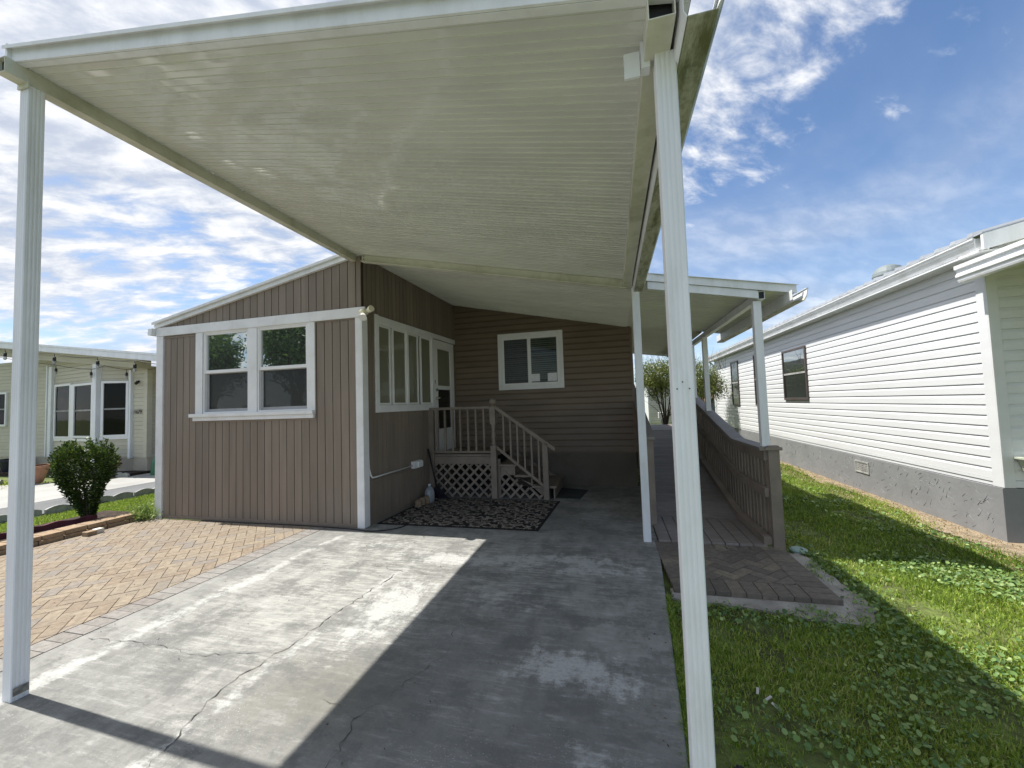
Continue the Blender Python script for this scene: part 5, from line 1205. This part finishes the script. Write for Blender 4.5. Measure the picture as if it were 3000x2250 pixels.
# ------------------------------------------------------------------ trees
def tree(name, label, x, y, stems, crown, nleaf, leafL, leafW, mat, group=None, sc_=1.0, twigs=0, droop=0.0):
    T = thing(name, label, 'tree', (x, y, 0), 0, group); m_ = MB()
    cz, rx, ry, rz_ = crown
    for k in range(stems):
        a_ = 2*math.pi*k/stems+random.uniform(-.3, .3); r1 = rx*random.uniform(.25, .6)
        p_ = [(x+.05*math.cos(a_)*sc_, y+.05*math.sin(a_)*sc_, -.05), (x+.15*r1*math.cos(a_), y+.15*r1*math.sin(a_), cz*.35), (x+.55*r1*math.cos(a_+.2), y+.55*r1*math.sin(a_+.2), cz*.7), (x+r1*math.cos(a_), y+r1*math.sin(a_), cz+rz_*.3)]
        q = smooth_path(p_, 4); R0 = .04*sc_; m_.tube(q, [R0*(1-.75*i/len(q)) for i in range(len(q))], 6)
        for j in range(4):
            b_ = q[int(len(q)*(.45+.12*j))]; a2 = a_+random.uniform(-1.4, 1.4); l = rx*random.uniform(.4, .7)
            m_.tube([tuple(b_), tuple(b_+Vector((math.cos(a2)*l*.5, math.sin(a2)*l*.5, l*.5))), tuple(b_+Vector((math.cos(a2)*l, math.sin(a2)*l, l*.9)))], [R0*.35, R0*.22, R0*.08], 5)
    for j in range(twigs):
        a2 = random.uniform(0, 6.28); rr_ = random.uniform(0, .85); b_ = Vector((x+rx*rr_*math.cos(a2), y+ry*rr_*math.sin(a2), cz+rz_*.5)); m_.tube([tuple(b_), tuple(b_+Vector((random.uniform(-.15, .15), 0, rz_*random.uniform(.5, .95))))], [.006*sc_, .002*sc_], 4)
    m_.build('trunk', 'bark', T)
    nc = 46; dirs = rng.normal(size=(nc, 3)); dirs /= np.linalg.norm(dirs, axis=1)[:, None]; cc = np.array([x, y, cz])+dirs*np.array([rx, ry, rz_])*rng.uniform(.35, .92, nc)[:, None]
    idx = rng.integers(0, nc, nleaf); off = rng.normal(size=(nleaf, 3))*np.array([rx, ry, rz_])*.17
    P = cc[idx]+off; dd = rng.normal(size=(nleaf, 3)); dd[:, 2] += droop
    V, F = leaves(P, dd, leafL, leafW); mesh_np('crown', V-np.array([x, y, 0]), F, 4, mat, np.clip(rng.normal(.45, .25, nleaf)+(P[:, 2]-cz)/rz_*.15, 0, 1), parent=T)
tree('small_tree', 'multi stemmed small tree with narrow leaves beyond the ramp platform', 1.55, 13.0, 6, (2.15, .85, .8, .62), 9000, .085, .022, 'treeleaf', 'two small trees behind the homes', .8, 26)
tree('small_tree', 'second small leafy tree behind the white ramp posts near the white house', 2.95, 14.3, 5, (2.05, .85, .8, .75), 8000, .085, .022, 'treeleaf', 'two small trees behind the homes', .8, 26)
tree('oak_tree', 'large oak across the street, mirrored in the left front window', -32.2, -17, 6, (6.0, 1.9, 2.2, 3.0), 9000, .26, .18, 'treeleaf2', 'trees across the street', 5, 0)
tree('oak_tree', 'tall spreading oak across the street, mirrored in the right front window', -24.6, -17.5, 6, (6.3, 2.7, 2.6, 3.4), 10000, .28, .18, 'treeleaf2', 'trees across the street', 5, 0)
g = MB(); g.poly([(-60, -14, -.044), (60, -14, -.044), (60, -7, -.044), (-60, -7, -.044)]); top(g, 'road', paint('asphalt', (.06, .06, .06), .85, .2, 20), (0, -10, -.044), kind='structure', recalc=False)

# ------------------------------------------------------------------ behind: pale house, shed, meter box
RH = thing('rear_house', 'pale lap sided house behind the small trees', 'house', (6, 24, 0))
fr2 = ((1.85, 22, 0), (1, 0), (0, -1)); m_ = MB(fr2); laps(m_, 0, 9, .28, 2.4, .115, [(.002, 0), (.04, 0), (.035, .05), (.002, .115)]); m_.box(0, 9, -.1, .001, 0, 2.4); m_.build('wall', paint('warm white siding', (.62, .6, .52), .5), RH)
MB().box(1.80, 1.87, 21.93, 28, 0, 2.4).build('corner_trim', 'white_siding', RH)
MB().prism([(1.6, 21.7, 2.40), (11.2, 21.7, 2.40), (11.2, 21.7, 2.48), (1.6, 21.7, 2.48)], (0, 7, 0)).build('roof', 'alu', RH)
SHD = thing('garden_shed', 'small blue grey shed with brown shingle roof past the white house end', 'shed', (4.6, 18.5, 0))
m_ = MB(); m_.prism([(3.95, 18, 0), (5.6, 18, 0), (5.6, 18, 1.45), (4.78, 18, 2.1), (3.95, 18, 1.38)], (0, 1.6, 0)); m_.build('wall', 'blue_board', SHD)
m_ = MB(); m_.hexa([(3.85, 17.92, 1.32), (4.78, 17.92, 2.12), (4.78, 17.92, 2.17), (3.85, 17.92, 1.37)], [(3.85, 19.7, 1.32), (4.78, 19.7, 2.12), (4.78, 19.7, 2.17), (3.85, 19.7, 1.37)])
m_.hexa([(4.78, 17.92, 2.12), (5.7, 17.92, 1.38), (5.7, 17.92, 1.43), (4.78, 17.92, 2.17)], [(4.78, 19.7, 2.12), (5.7, 19.7, 1.38), (5.7, 19.7, 1.43), (4.78, 19.7, 2.17)]); m_.build('roof', 'shingle', SHD)
mb_ = thing('meter_pedestal', 'grey utility pedestal with white meter box in front of the rear house', 'utility box', (1.72, 15.5, 0))
MB().box(1.60, 1.84, 15.4, 15.55, .78, 1.02).build('meter_box', 'vinyl', mb_, bevel=.02); MB().box(1.70, 1.86, 15.42, 15.52, .0, .76).build('pedestal', 'edging', mb_, bevel=.01)
# fallen leaf bits on the paving
n = 240; x = np.concatenate([rng.uniform(-6.5, .2, 150), rng.uniform(-6.6, -6.2, 60), rng.uniform(.1, .3, 30)]); y = np.concatenate([rng.uniform(.8, 4.3, 150), rng.uniform(1.5, 4.3, 60), rng.uniform(1.6, 4, 30)])
P = np.stack([x, y, np.full(n, .006)], 1); dd = rng.normal(size=(n, 3)); dd[:, 2] *= .15; V, F = leaves(P, dd, .017, .009); V[:, :, 2] = np.maximum(V[:, :, 2], .005)
tag(mesh_np('leaf_litter', V, F, 4, 'litter', rng.uniform(0, 1, n)), 'tiny dry leaf bits scattered over the paving', 'leaf litter', kind='stuff')
print('objects', len(D.objects))
